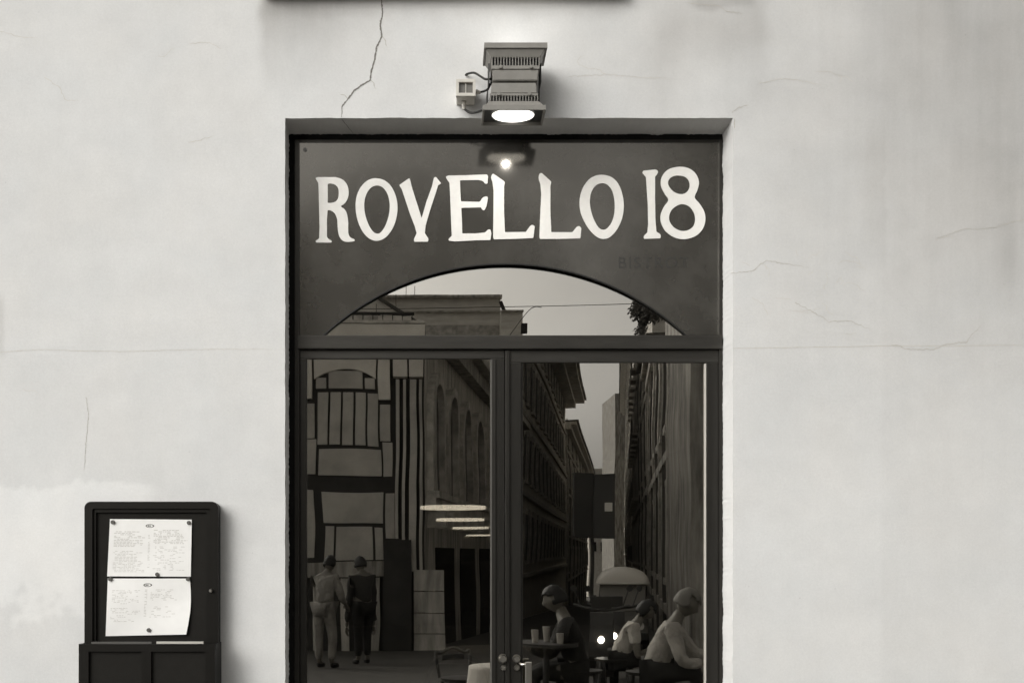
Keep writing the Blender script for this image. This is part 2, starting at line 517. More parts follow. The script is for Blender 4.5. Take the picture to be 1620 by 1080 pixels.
# the recess: jambs and soffit with a ragged inner edge over the black joint
YF = 0.104
def jag(t, s):
    return 0.0035 * noise.noise(Vector((t * 14, s, 0))) + 0.0045 * abs(noise.noise(Vector((t * 55, s, 3)))) + 0.002 * noise.noise(Vector((t * 120, s, 3)))
IX0, IX1 = P(456.5, 0, YF).x, P(1144, 0, YF).x
IZ1 = P(0, 211.5, YF).z
for side in (0, 1):
    bm = bmesh.new()
    la = bm.verts.layers.float.new('dirt_shade'); lp = bm.verts.layers.float.new('pale')
    prev = None
    idx = i0 if side == 0 else i1
    for k in range(0, k1 + 1):
        for sub in range(2 if 2 < k < k1 else 1):
            if sub == 0: x, y, z = wob(idx, k)
            else:
                a = wob(idx, k); b2 = wob(idx, k + 1); x, y, z = [(a[q] + b2[q]) / 2 for q in range(3)]
            xi = (IX0 + jag(z, 1) if side == 0 else IX1 - jag(z, 5))
            r = []
            for q in range(4):
                f = q / 3
                yy = y + (YF + 0.012 - y) * f
                zz = min(z, OZ1 + (IZ1 - OZ1) * f) if k == k1 else z
                r.append(bm.verts.new((x + (xi - x) * (f ** 1.0), yy, zz)))
            for v in r: v[la] = 0.10 * sm(2.4, 3.0, z); v[lp] = 0.6 if side else 0.0  # darker towards the top; right jamb paler, its side light put into colour
            if prev:
                for q in range(3): bm.faces.new((prev[q], prev[q + 1], r[q + 1], r[q]))
            prev = r
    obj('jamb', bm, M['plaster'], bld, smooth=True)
bm = bmesh.new()
la = bm.verts.layers.float.new('dirt_shade')
prev = None
for i in range(i0, i1 + 1):
    for sub in range(2 if i < i1 else 1):
        a = wob(i, k1)
        if sub:
            b2 = wob(i + 1, k1); a = [(a[q] + b2[q]) / 2 for q in range(3)]
        x, y, z = a
        zi = IZ1 - jag(x, 9)
        r = [bm.verts.new((x, y + (YF + 0.012 - y) * f, z + (zi - z) * f)) for f in (0, 0.33, 0.66, 1)]
        for q, v in enumerate(r): v[la] = 0.22 + 0.1 * noise.noise(Vector((x * 5, q, 0)))  # shade under the soffit put into its colour, with mottling
        if prev:
            for q in range(3): bm.faces.new((prev[q], prev[q + 1], r[q + 1], r[q]))
        prev = r
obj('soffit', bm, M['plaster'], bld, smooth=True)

# the wall's body behind the plaster skin (closes the room off from the street)
bm = bmesh.new()
box(bm, -28, OX0 - 0.03, 0.004, 0.30, 0, 14)
box(bm, OX1 + 0.03, 28, 0.004, 0.30, 0, 14)
box(bm, OX0 - 0.03, OX1 + 0.03, 0.004, 0.30, OZ1 + 0.02, 14)
obj('masonry', bm, M['int_wall'], bld)
# ledge above the door, only its underside edge comes into the picture
a = P(414, -13, -0.045); b = P(990, -13, -0.045)
obj('stone_ledge', B(a.x, b.x, -0.045, -0.0015, a.z, a.z + 0.12, bev=0.006), M['ledge'], bld)

# cracks
def crack(pts, w, m, amp=1.2, soffit=False, seed=0, step=2.0):
    r = random.Random(seed)
    dense = []
    for (x0, y0), (x1, y1) in zip(pts, pts[1:]):
        n = max(2, int(math.hypot(x1 - x0, y1 - y0) / step))
        for k in range(n):
            t = k / n; dense.append((x0 + (x1 - x0) * t, y0 + (y1 - y0) * t))
    dense.append(pts[-1])
    bm = bmesh.new(); prev = None; N = len(dense)
    j = 0
    for q, (x, y) in enumerate(dense):
        j = (0.75 if w > 1.6 else 0.6) * j + r.uniform(-amp, amp) * (0.55 if w > 1.6 else 0.8)
        d = (dense[min(q + 1, N - 1)][0] - dense[max(q - 1, 0)][0], dense[min(q + 1, N - 1)][1] - dense[max(q - 1, 0)][1])
        l = math.hypot(*d) or 1; nx, ny = -d[1] / l, d[0] / l
        t = q / (N - 1)
        ww = w * (0.25 + 0.9 * r.random() * (0.6 + 0.6 * abs(noise.noise(Vector((x * .08, y * .08, seed))))) + 0.25) * (min(1, (1 - t) * 4 + 0.25)) * 0.5
        cx, cy = x + nx * j, y + ny * j
        p0 = P(cx - nx * ww, cy - ny * ww); p1 = P(cx + nx * ww, cy + ny * ww)
        pr = []
        for p in (p0, p1):
            p.y = 0.0016 * noise.noise(Vector((p.x * 2.2, p.z * 2.2, 0))) + 0.0007 * noise.noise(Vector((p.x * 11, p.z * 11, 4))) - 0.0006
            pr.append(bm.verts.new(p))
        if prev: bm.faces.new((prev[0], prev[1], pr[1], pr[0]))
        prev = pr
    obj('crack', bm, m, bld)
crack([(603, -6), (605, 18), (602, 38), (604, 58), (596, 75), (594, 92), (588, 110), (585, 127), (572, 134), (560, 143), (550, 157), (541, 170), (540, 186)], 2.7, M['crack'], 1.0, seed=1)
H, H2 = M['hair'], M['hair2']
crack([(604, 58), (609, 66), (611, 74)], 1.2, H, seed=31)
crack([(585, 127), (592, 133), (594, 141)], 1.1, H, seed=32)
crack([(550, 157), (545, 152), (538, 150)], 1.0, H, seed=33)
crack([(1158, 178), (1168, 170), (1184, 167)], 1.1, H, seed=2)
crack([(1200, 133), (1228, 125), (1262, 127), (1300, 134)], 0.7, H2, seed=22)
crack([(1162, 203), (1162, 188)], 1.6, H, 0.4, seed=3)
crack([(1156, 433), (1190, 428), (1212, 412), (1245, 418), (1280, 424)], 0.9, H, seed=4)
crack([(1258, 478), (1290, 496), (1312, 509), (1345, 508), (1378, 522)], 0.9, H, seed=5)
crack([(1160, 551), (1290, 549), (1400, 547), (1500, 547), (1640, 545)], 0.9, H2, 0.3, seed=6)
crack([(1410, 545), (1440, 553), (1478, 552), (1500, 545), (1530, 540), (1552, 515)], 1.1, H, seed=7)
crack([(1640, 340), (1600, 352), (1570, 360), (1520, 364), (1480, 378)], 0.8, H, seed=8)
rc = random.Random(77)
for q_ in range(26):
    if q_ < 18: x_, y_ = rc.uniform(1170, 1370), rc.uniform(395, 530)
    else: x_, y_ = rc.choice([(1330, 120), (60, 620), (330, 330), (1480, 380), (250, 90), (1560, 700), (930, 110), (1010, 60)])
    a_ = rc.uniform(0, 6.28); pts_ = [(x_, y_)]
    for _ in range(rc.randint(2, 5)):
        a_ += rc.uniform(-.9, .9); x_ += 9 * math.cos(a_); y_ += 6 * math.sin(a_); pts_.append((x_, y_))
    crack(pts_, 0.6, H2, 1.0, seed=100 + q_, step=1.5)
crack([(136, 628), (140, 655), (136, 700), (133, 745)], 0.9, H, 0.6, seed=9)
crack([(-5, 557), (60, 553), (190, 556), (300, 553), (450, 552)], 0.7, H2, 0.6, seed=10)
crack([(70, 122), (95, 140), (104, 158), (125, 160)], 0.8, H2, seed=11)
crack([(300, 70), (330, 68), (352, 78)], 0.7, H2, seed=12)
crack([(0, 50), (30, 58), (60, 62)], 0.7, H2, seed=13)
crack([(298, 226), (318, 222), (338, 214)], 0.8, H2, seed=14)
crack([(1088, 4), (1110, 7), (1138, 10), (1150, 18), (1176, 22)], 1.2, H, 1.0, seed=15)
crack([(900, 122), (960, 118), (1010, 123), (1060, 125)], 0.7, H2, seed=16)
crack([(1190, 470), (1208, 482), (1215, 500)], 0.7, H2, seed=17)
# the main crack carries on across the soffit
bm = bmesh.new(); prev = None
for q in range(9):
    t = q / 8; w = 0.0012 * (1.1 - 0.5 * t)
    X = P(541, 0).x + t * 0.032 + 0.001 * math.sin(q * 2.3)
    Y = t * (YF - 0.006)
    Z = OZ1 + (IZ1 - OZ1) * (Y / (YF + 0.012)) - 0.0052
    pr = [bm.verts.new((X - w, Y, Z)), bm.verts.new((X + w, Y, Z))]
    if prev: bm.faces.new((prev[0], prev[1], pr[1], pr[0]))
    prev = pr
obj('crack', bm, M['crack'], bld)

# ------------------------------------------------------------------ door frame, sign, leaves
YD = YF + 0.012
frame = empty('door_frame', (0, YF, 0), 'dark painted outer frame and cross bar holding both door leaves and the lettered panel', 'door frame')
bm = bmesh.new()
box(bm, IX0 - 0.03, P(466.5, 0, YF).x, YF + 0.013, 0.2, 0.1, IZ1 + 0.02)
box(bm, P(1141.5, 0, YF).x, IX1 + 0.03, YF + 0.013, 0.2, 0.1, IZ1 + 0.02)
box(bm, P(466.5, 0, YF).x, P(1141.5, 0, YF).x, YF + 0.013, 0.2, P(0, 224, YF).z, IZ1 + 0.02)
obj('black_joint', bm, M['gap'], frame)
# ragged lip of dried sealant creeping over the frame
bm = bmesh.new()
def ragged(fn, n, s):
    prev = None
    for q in range(n + 1):
        t = q / n; a, b = fn(t, jag(t * 3, s) * 1.0)
        pr = [bm.verts.new(a), bm.verts.new(b)]
        if prev: bm.faces.new((prev[0], prev[1], pr[1], pr[0]))
        prev = pr
zb = 0.1
xl = P(466, 0, YF).x; xr = P(1142.5, 0, YF).x; zt = P(0, 223, YF).z
ragged(lambda t, j: (Vector((xl - 0.022, YF + 0.004, zb + (zt + .02 - zb) * t)), Vector((xl - 0.002 + j * 1.1, YF + 0.004, zb + (zt + .02 - zb) * t))), 420, 11)
ragged(lambda t, j: (Vector((xl - .02 + (xr - xl + .03) * t, YF + 0.006, zt + 0.026)), Vector((xl - .02 + (xr - xl + .03) * t, YF + 0.006, zt - j * 1.3))), 320, 12)
ragged(lambda t, j: (Vector((xr + 0.012, YF + 0.005, zb + (zt - zb) * t)), Vector((xr + 0.002 - j * .5, YF + 0.005, zb + (zt - zb) * t))), 420, 13)
obj('sealant_lip', bm, M['gap'], frame)
obj('frame_post', pbox(466, 474, 221, 1700, YF + 0.003, 0.06, 0.0015), M['frame'], frame)
obj('frame_post', pbox(1138, 1143.5, 221, 1700, YF + 0.003, 0.06, 0.0015), M['frame'], frame)
obj('frame_head', pbox(474.3, 1137.7, 221, 227, YF + 0.003, 0.06, 0.0015), M['frame'], frame)
obj('cross_bar', pbox(470, 1143, 530, 551.5, YF - 0.006, 0.07, 0.003), M['rail'], frame)
obj('cross_bar_groove', pbox(474.3, 1137.7, 551.7, 553.3, YF + 0.010, 0.05), M['edge'], frame)

# lettered panel: a board with a low arch cut out of its lower edge
sign = empty('shop_sign', P(806, 378, YF + 0.004), 'glossy dark panel above the door with large white hand-cut serif lettering', 'sign')
cx, cy, R = 798.5, 839.0, 421.0
def arc(r=R, n=64, base=530.2):
    out = []
    hx = math.sqrt(r * r - (cy - base) ** 2)
    a0 = math.asin(hx / r)
    for i in range(n + 1):
        a = -a0 + 2 * a0 * i / n
        out.append((cx + r * math.sin(a), cy - r * math.cos(a)))
    return out
def w2(pts, Y): return [(P(x, y, Y).x, P(x, y, Y).z) for x, y in pts]
YS = YF + 0.006
loop = [(474.4, 227.3), (1137.6, 227.3), (1137.6, 529.8)] + arc(base=529.8)[::-1] + [(474.4, 529.8)]
obj('sign_board', outline_mesh('b', [w2(loop, YS)], YS, 0.008), M['panel'], sign)
# thin dark rim along the arch
loop = arc(R + 1.4, base=529.8) + arc(R - 0.4, base=529.8)[::-1]
obj('arch_rim', outline_mesh('b', [w2(loop, YS)], YS - 0.0015, 0.012), M['edge'], sign)
# arched fanlight, leaning back by a degree or so
fan = obj('fanlight', outline_mesh('b', [w2(arc(R + 14, base=533) , YS + 0.02)], YS + 0.0095, 0.004), M['glass2'], None,
          'arched low fanlight glass below the lettered panel, mirroring pale sky and roofs', 'window')
TILT = math.radians(2.4)
zb_ = P(0, 530, YS).z
mt = Matrix.Translation((0, YS + 0.0095, zb_)) @ Matrix.Rotation(-TILT, 4, 'X') @ Matrix.Translation((0, -YS - 0.0095, -zb_))
fan.data.transform(mt)

def z2(pts): return [(450 + x / 4.6286, 240 + y / 4.6286) for x, y in pts]
def z3(pts): return [(780 + x / 4.1538, 240 + y / 4.1538) for x, y in pts]
LET = [
 ('R', [z2([(228,198),(245,192),(380,192),(430,208),(462,245),(474,300),(465,350),(440,388),(408,404),(445,425),(462,465),(468,520),(468,600),(480,632),(518,645),(512,660),(460,665),(425,655),(402,625),(392,580),(388,500),(375,460),(345,435),(318,430),(312,500),(312,625),(322,642),(350,655),(345,668),(232,668),(228,655),(255,640),(258,560),(255,400),(252,300),(250,235),(238,215)]),
        z2([(318,238),(365,240),(392,262),(400,300),(396,345),(378,370),(345,380),(318,380)])]),
 ('O', [z2([(678,198),(735,210),(785,255),(818,325),(832,400),(825,480),(800,560),(750,630),(700,656),(650,656),(605,630),(565,580),(535,510),(520,430),(522,350),(545,280),(590,225),(635,202)]),
        z2([(678,248),(725,262),(760,315),(775,390),(768,470),(740,550),(705,600),(680,606),(650,595),(615,540),(588,460),(582,380),(598,310),(635,262)])]),
 ('V', [z2([(840,250),(915,198),(922,215),(935,270),(970,380),(1005,490),(1040,370),(1080,260),(1095,195),(1110,190),(1148,238),(1125,250),(1110,300),(1070,420),(1035,540),(1028,600),(1055,640),(1052,662),(950,662),(948,645),(968,600),(955,550),(920,460),(880,340),(858,275)])]),
 ('E', [z2([(1180,188),(1200,180),(1330,178),(1480,172),(1490,182),(1487,238),(1470,242),(1455,220),(1420,212),(1285,215),(1288,290),(1292,368),(1430,372),(1450,340),(1480,330),(1490,340),(1480,400),(1465,435),(1448,430),(1440,412),(1295,415),(1300,520),(1302,602),(1400,602),(1470,595),(1490,572),(1508,572),(1515,600),(1508,650),(1400,652),(1250,660),(1205,655),(1200,640),(1225,622),(1220,500),(1212,300),(1208,230),(1190,208)])]),
 ('L', [z3([(-16,172),(-4,148),(12,156),(78,203),(72,230),(72,400),(78,532),(215,530),(240,495),(255,482),(274,492),(264,570),(130,576),(5,579),(0,560),(2,400),(3,260),(-5,200)])]),
 ('L', [z3([(297,180),(302,150),(318,144),(383,203),(376,230),(376,400),(382,532),(520,532),(548,497),(565,490),(579,505),(573,572),(440,576),(307,576),(304,560),(310,400),(316,280),(310,215)])]),
 ('O', [z3([(715,155),(775,165),(820,205),(850,280),(861,360),(850,440),(820,510),(770,568),(730,579),(690,572),(640,530),(595,460),(567,390),(565,310),(585,240),(625,185),(670,160)]),
        z3([(715,207),(755,220),(785,260),(800,330),(798,410),(780,470),(745,515),(715,518),(690,505),(660,450),(640,390),(632,330),(640,270),(670,222)])]),
 ('1', [z3([(978,143),(984,130),(1065,122),(1082,130),(1078,152),(1062,168),(1062,300),(1065,450),(1072,530),(1100,545),(1100,572),(990,575),(988,555),(1012,535),(1018,480),(1015,350),(1008,250),(1003,172)])]),
 ('8', [z3([(1225,100),(1290,112),(1335,150),(1355,205),(1345,255),(1308,308),(1360,345),(1390,400),(1397,460),(1375,520),(1330,562),(1260,582),(1190,572),(1130,530),(1100,475),(1095,420),(1115,365),(1165,320),(1120,280),(1096,225),(1102,165),(1145,115)]),
        z3([(1222,160),(1265,168),(1290,200),(1292,240),(1270,275),(1235,288),(1190,275),(1158,245),(1142,210),(1155,180),(1185,163)]),
        z3([(1230,342),(1285,355),(1320,400),(1330,450),(1318,495),(1280,522),(1235,528),(1185,505),(1155,465),(1152,420),(1175,375)])]),
]
def densify(pts, L=9.0):
    """short corner cuts only: add points near each vertex before rounding"""
    out = []
    for i in range(len(pts)):
        a = pts[i]; b = pts[(i + 1) % len(pts)]
        d = math.hypot(b[0] - a[0], b[1] - a[1])
        out.append(a)
        if d > L:
            out.append((a[0] + (b[0] - a[0]) * 3 / d, a[1] + (b[1] - a[1]) * 3 / d))
            out.append((b[0] - (b[0] - a[0]) * 3 / d, b[1] - (b[1] - a[1]) * 3 / d))
    return out
def closed_spline(pts, n=6):
    # even the hand-placed points out a little, then run a smooth closed curve through them
    k = len(pts)
    p_ = [((pts[i - 1][0] + 4 * pts[i][0] + pts[(i + 1) % k][0]) / 6, (pts[i - 1][1] + 4 * pts[i][1] + pts[(i + 1) % k][1]) / 6) for i in range(k)]
    out = []
    for i in range(k):
        a_, b_, c_, d_ = p_[i - 1], p_[i], p_[(i + 1) % k], p_[(i + 2) % k]
        for j in range(n):
            t = j / n
            out.append(tuple(0.5 * (2 * b_[q] + (c_[q] - a_[q]) * t + (2 * a_[q] - 5 * b_[q] + 4 * c_[q] - d_[q]) * t * t + (3 * b_[q] - a_[q] - 3 * c_[q] + d_[q]) * t ** 3) for q in (0, 1)))
    return out
for nm, loops in LET:
    straight = nm in 'VEL1'
    ls = []
    for lp_ in loops:
        q = densify(lp_, 9.0 if straight else 14.0)
        ls.append(w2(chaikin(q, 2) if nm in 'RVEL1' else closed_spline(lp_), YS))
    obj('letter', outline_mesh('l', ls, YS - 0.0032, 0.003), M['letter'], sign)
# faint leftover marks of older lettering, low on the right of the panel
def glyph_font(txt, px, py, h, Y, m, parent, name, shear=0, mirror=False, space=1.0):
    cu = bpy.data.curves.new(name, 'FONT'); cu.body = txt; cu.size = h / 0.72; cu.space_character = space; cu.extrude = 0.0003
    t = bpy.data.objects.new('tmp', cu); link(t)
    dg = bpy.context.evaluated_depsgraph_get()
    me = bpy.data.meshes.new_from_object(t.evaluated_get(dg))
    bpy.data.objects.remove(t); bpy.data.curves.remove(cu)
    b = bmesh.new(); b.from_mesh(me); bpy.data.meshes.remove(me)
    p = P(px, py, Y)
    b.transform(Matrix.Translation(p) @ Matrix.Rotation(math.radians(90), 4, 'X'))
    return obj(name, b, m, parent)
glyph_font('BISTROT', 977, 424, 0.040, YS - 0.0006, M['ghost'], sign, 'faded_lettering', space=1.2)
bm = bmesh.new()
p = P(483, 238, YS)
cyl(bm, (p.x, YS - 0.003, p.z), (p.x, YS, p.z), 0.0065, seg=14)
obj('screw_cap', bm, M['magnet'], sign)

SIGN_TILT = Matrix.Translation((0, YS, zb_)) @ Matrix.Rotation(math.radians(0.5), 4, 'X') @ Matrix.Translation((0, -YS, -zb_))
for c_ in sign.children:
    L_ = pmat(sign)
    c_.data.transform(L_.inverted() @ SIGN_TILT @ L_)
# door leaves
def leaf(name, label, x0, x1, gx0, gx1, gy0, parts_m):
    e = empty(name, P((x0 + x1) / 2, 1560, YD), label, 'door')
    e.location.z = 0.11
    obj('top_rail', pbox(x0, x1, 553.5, gy0, YD, 0.045, 0.002), M['rail'], e)
    obj('stile', pbox(x0, gx0, gy0 + 0.2, 1488, YD, 0.045, 0.002), M['frame'], e)
    obj('stile', pbox(gx1, x1, gy0 + 0.2, 1488, YD, 0.045, 0.002), M['frame'], e)
    obj('bottom_rail', pbox(x0, x1, 1488.2, 1560, YD, 0.045, 0.002), M['rail'], e)
    obj('glass_pane', pbox(gx0 + 0.1, gx1 - 0.1, gy0 + 0.1, 1488, YD + 0.010, 0.006), M['glass'], e)
    return e
L1 = leaf('glazed_door', 'left leaf of the glazed double door, round lock knob on its inner stile', 474.5, 798.3, 485, 778, 567, None)
L2 = leaf('glazed_door', 'right leaf of the glazed double door, with the upright steel pull handle', 799.3, 1137.7, 825, 1118.5, 573, None)
obj('meeting_bead', pbox(781.5, 784.5, 570, 1488, YD - 0.0045, 0.005, 0.001), M['frame'], L1)
obj('glazing_bead', pbox(775.6, 778, 568, 1488, YD + 0.004, 0.005), M['bead'], L1, label='thin pale metal bead')
obj('meeting_bead', pbox(799.8, 806.5, 554, 1488, YD - 0.008, 0.008, 0.002), M['frame'], L2)
obj('glazing_bead', pbox(1114.2, 1117.2, 575, 1488, YD + 0.003, 0.006), M['bright'], L2, label='bright metal bead down the right of the glass')
obj('glazing_bead', pbox(825.2, 827.0, 575, 1488, YD + 0.004, 0.005), M['frame'], L2)

def rose(px, py, parent, r=0.0145, out=0.03, name='lock_knob'):
    p = P(px, py, YD - out)
    bm = bmesh.new()
    cyl(bm, (p.x, YD, p.z), (p.x, YD - 0.006, p.z), r * 1.15, r * 1.1, seg=24)
    cyl(bm, (p.x, YD - 0.006, p.z), (p.x, YD - out * 0.7, p.z), r * 0.6, r * 0.6, seg=24)
    cyl(bm, (p.x, YD - out * 0.7, p.z), (p.x, YD - out, p.z), r, r * 0.8, seg=24)
    return obj(name, bm, M['chrome'], parent)
rose(796, 1042, L1)
rose(797, 1056, L1, r=0.009, out=0.012, name='key_cylinder')
rose(818, 1042, L2, r=0.0125)
rose(818, 1056, L2, r=0.009, out=0.012, name='key_cylinder')
# upright pull handle standing off on a short arm
p = P(836, 1047, YD - 0.055)
bm = bmesh.new()
q = P(822, 1048, YD)
tube(bm, spline([(q.x, YD, q.z), (q.x, YD - 0.045, q.z), (q.x + 0.008, YD - 0.055, q.z), (p.x, p.y, p.z - 0.004)], 5), 0.0045, 10)
box(bm, p.x - 0.0115, p.x + 0.0115, p.y - 0.007, p.y + 0.007, p.z - 0.46, p.z + 0.002, bev=0.003)
tube(bm, [(q.x, YD, q.z - 0.42), (q.x, YD - 0.05, q.z - 0.42), (p.x, p.y, q.z - 0.42)], 0.0045, 10)
obj('pull_handle', bm, M['chrome'], L2)

# ------------------------------------------------------------------ twin floodlight above the door
XC = 0.2385
yc, ZM = -0.108, 2.995
lamp = empty('twin_floodlight', (XC, 0, ZM), 'grey twin floodlight with finned heads aimed up and down, bolted above the door', 'floodlight')
LZ = Matrix.Identity(4)
bm = bmesh.new()
box(bm, XC - 0.055, XC + 0.055, -0.012, 0.0, ZM - 0.07, ZM + 0.08, bev=0.002)
box(bm, XC - 0.045, XC + 0.045, -0.085, -0.012, ZM - 0.035, ZM + 0.035, bev=0.002)
obj('wall_bracket', bm, M['lampdark'], lamp)
def frus(bm, s, u0, u1, w0, w1, d0, d1, dx=0.0):
    """tapered block between axial positions u0,u1 (s = +1 up, -1 down)"""
    q = []
    for u, w, d in ((u0, w0, d0), (u1, w1, d1)):
        z = ZM + s * u
        q.append([bm.verts.new((XC + dx + a * w, yc + b * d, z)) for a, b in ((-1, -1), (1, -1), (1, 1), (-1, 1))])
    for i in range(4): bm.faces.new((q[0][i], q[0][(i + 1) % 4], q[1][(i + 1) % 4], q[1][i]))
    bm.faces.new(q[0]); bm.faces.new(q[1])
def head(s, back, bar, fin, hood, rimh, dx):
    h = empty('lamp_head', (XC + dx, yc, ZM), None)
    h.parent = lamp; h.location = (dx, yc, 0)
    pm = {'dx': dx}
    u = 0.0035
    bm = bmesh.new()
    frus(bm, s, u, u + back, 0.073, 0.076, 0.055, 0.057, dx)
    bmesh.ops.bevel(bm, geom=bm.edges[:], offset=0.0025, segments=2, affect='EDGES')
    obj('gear_box', bm, M['lampbody'], h)
    u += back
    bm = bmesh.new(); frus(bm, s, u, u + bar, 0.079, 0.079, 0.059, 0.059, dx)
    bmesh.ops.bevel(bm, geom=bm.edges[:], offset=0.001, segments=1, affect='EDGES')
    obj('collar', bm, M['lampbody'], h)
    for sx in (-1, 1):
        b2 = bmesh.new()
        zz = ZM + s * (u + bar * 0.5)
        cyl(b2, (XC + dx + sx * 0.05, yc - 0.059, zz), (XC + dx + sx * 0.05, yc - 0.066, zz), 0.0055, seg=10)
        obj('bolt', b2, M['lampbody'], h)
    u += bar
    bm = bmesh.new(); frus(bm, s, u, u + fin, 0.071, 0.071, 0.045, 0.045, dx)
    obj('fin_core', bm, M['lampdark'], h)
    n = 17
    for k in range(n):
        x = XC + dx - 0.077 + 0.154 * k / (n - 1)
        zz0, zz1 = sorted((ZM + s * u, ZM + s * (u + fin)))
        b2 = bmesh.new(); box(b2, x - 0.0016, x + 0.0016, yc - 0.059, yc + 0.05, zz0, zz1)
        obj('fin', b2, M['lampbody'], h)
    u += fin
    bm = bmesh.new(); frus(bm, s, u, u + hood, 0.080, 0.097, 0.058, 0.067, dx)
    bmesh.ops.bevel(bm, geom=bm.edges[:], offset=0.0015, segments=1, affect='EDGES')
    obj('hood', bm, M['lampbody'], h)
    u += hood
    # open rim: four thin sides
    z0, z1 = sorted((ZM + s * u, ZM + s * (u + rimh)))
    W, D, t = 0.103, 0.072, 0.006
    bm = bmesh.new()
    X = XC + dx
    box(bm, X - W, X + W, yc - D, yc - D + t, z0, z1)
    box(bm, X - W, X + W, yc + D - t, yc + D, z0, z1)
    box(bm, X - W, X - W + t, yc - D + t, yc + D - t, z0, z1)
    box(bm, X + W - t, X + W, yc - D + t, yc + D - t, z0, z1)
    obj('rim', bm, M['lampbody'], h)
    zi = ZM + s * (u + 0.002); zo = ZM + s * (u + rimh - 0.004)
    bm = bmesh.new(); z0, z1 = sorted((zi, zi + s * 0.003))
    box(bm, X - W + t, X + W - t, yc - D + t, yc + D - t, z0, z1)
    obj('inner_plate', bm, M['lampdark'], h)
    # round lens, slightly domed
    bm = bmesh.new()
    rr = 0.0705; ry = 0.058
    rings = []
    for j in range(6):
        a = j / 5
        r = math.sin(a * math.pi / 2); hgt = math.cos(a * math.pi / 2) * 0.012
        if j == 0: rings.append([bm.verts.new((X, yc - 0.002, zi + s * (0.008 + hgt)))]); continue
        rings.append([bm.verts.new((X + rr * r * math.cos(2 * math.pi * k / 32), yc - 0.002 + ry * r * math.sin(2 * math.pi * k / 32), zi + s * (0.006 + hgt))) for k in range(32)])
    for k in range(32): bm.faces.new((rings[0][0], rings[1][k], rings[1][(k + 1) % 32]))
    for j in range(1, 5):
        for k in range(32): bm.faces.new((rings[j][k], rings[j + 1][k], rings[j + 1][(k + 1) % 32], rings[j][(k + 1) % 32]))
    obj('lens', bm, M['lens'] if s < 0 else M['lens_dim'], h, smooth=True, label='lit round lens')
    # side bracket plates and hinge
    for sx in (-1, 1):
        b2 = bmesh.new(); z0, z1 = sorted((ZM + s * (back * 0.35), ZM + s * (back + bar + fin)))
        x = X + sx * 0.0855
        box(b2, x - 0.002, x + 0.002, yc - 0.02, yc + 0.05, z0, z1)
        obj('side_bracket', b2, M['lampdark'], h)
    ld = bpy.data.lights.new('lamp_light', 'SPOT'); ld.spot_size = math.radians(165); ld.spot_blend = 0.6
    ld.shadow_soft_size = 0.010
    ld.energy = 0.35 if s > 0 else 2.2
    ld.color = (1, 0.97, 0.92)
    lo = bpy.data.objects.new('lamp_light', ld); link(lo)
    lo.parent = h; lo.location = (0, -0.01, s * (u + 0.0235))
    lo.rotation_euler = (math.pi if s > 0 else 0, 0, 0)
    return h
head(+1, 0.036, 0.012, 0.026, 0.026, 0.017, 0.001)
head(-1, 0.036, 0.008, 0.017, 0.018, 0.016, -0.004)

# junction box beside it
a = P(721.5, 151.5, -0.085); b = P(752.5, 125.5, -0.085)
jb = empty('junction_box', ((a.x + b.x) / 2, 0, (a.z + b.z) / 2), 'small pale cable junction box with dark square lid window, left of the floodlight', 'junction box')
obj('box_body', B(a.x + 0.002, b.x - 0.002, -0.066, 0.0, a.z, b.z, bev=0.003), M['boxplastic'], jb)
bm = bmesh.new()
w = 0.0095
box(bm, a.x, b.x, -0.085, -0.066, a.z - 0.001, a.z + w, bev=0.0015)
box(bm, a.x, b.x, -0.085, -0.066, b.z - w, b.z + 0.001, bev=0.0015)
box(bm, a.x, a.x + w, -0.085, -0.066, a.z + w, b.z - w)
box(bm, b.x - w, b.x, -0.085, -0.066, a.z + w, b.z - w)
obj('lid_frame', bm, M['boxplastic'], jb)
obj('lid_window', B(a.x + w, b.x - w, -0.074, -0.066, a.z + w, b.z - w), M['boxwindow'], jb)
mx_ = (a.x + b.x) / 2
obj('lid_mullion', B(mx_ - 0.0012, mx_ + 0.0012, -0.078, -0.074, a.z + w, b.z - w), M['boxplastic'], jb)
for gx_, gy_, dr in ((754, 146, (1, 0)), (734, 166, (0, -1))):
    p = P(gx_, gy_, -0.035)
    bm = bmesh.new()
    e = Vector((dr[0], 0, dr[1]))
    cyl(bm, p - e * 0.012, p + e * 0.006, 0.0085, 0.0075, seg=10)
    cyl(bm, p + e * 0.006, p + e * 0.016, 0.006, 0.005, seg=10)
    obj('cable_gland', bm, M['boxplastic'], jb)
def cable(pts, label, r=0.0038):
    bm = bmesh.new(); tube(bm, spline(pts, 7), r, 8)
    return obj('cable', bm, M['cable'], None, label, 'cable', smooth=True)
cable([P(737, 119, 0.0), P(740, 117, -0.02), P(750, 115.5, -0.04), P(760, 121, -0.06), P(768, 125.5, -0.08), P(778, 125, -0.10)], 'black cable arching from a hole in the wall over the junction box to the floodlight')
cable([P(759, 146, -0.035), P(766, 144.5, -0.045), P(772, 141, -0.06), P(775, 135, -0.075), P(780, 129, -0.09)], 'short dark cable from the side of the junction box up to the floodlight')
cable([P(734, 170, -0.035), P(737, 174.5, -0.035), P(745, 178.5, -0.04), P(755, 177.5, -0.05), P(764, 174, -0.07), P(775, 170, -0.085)], 'black cable sagging below the junction box to the lower lamp head')

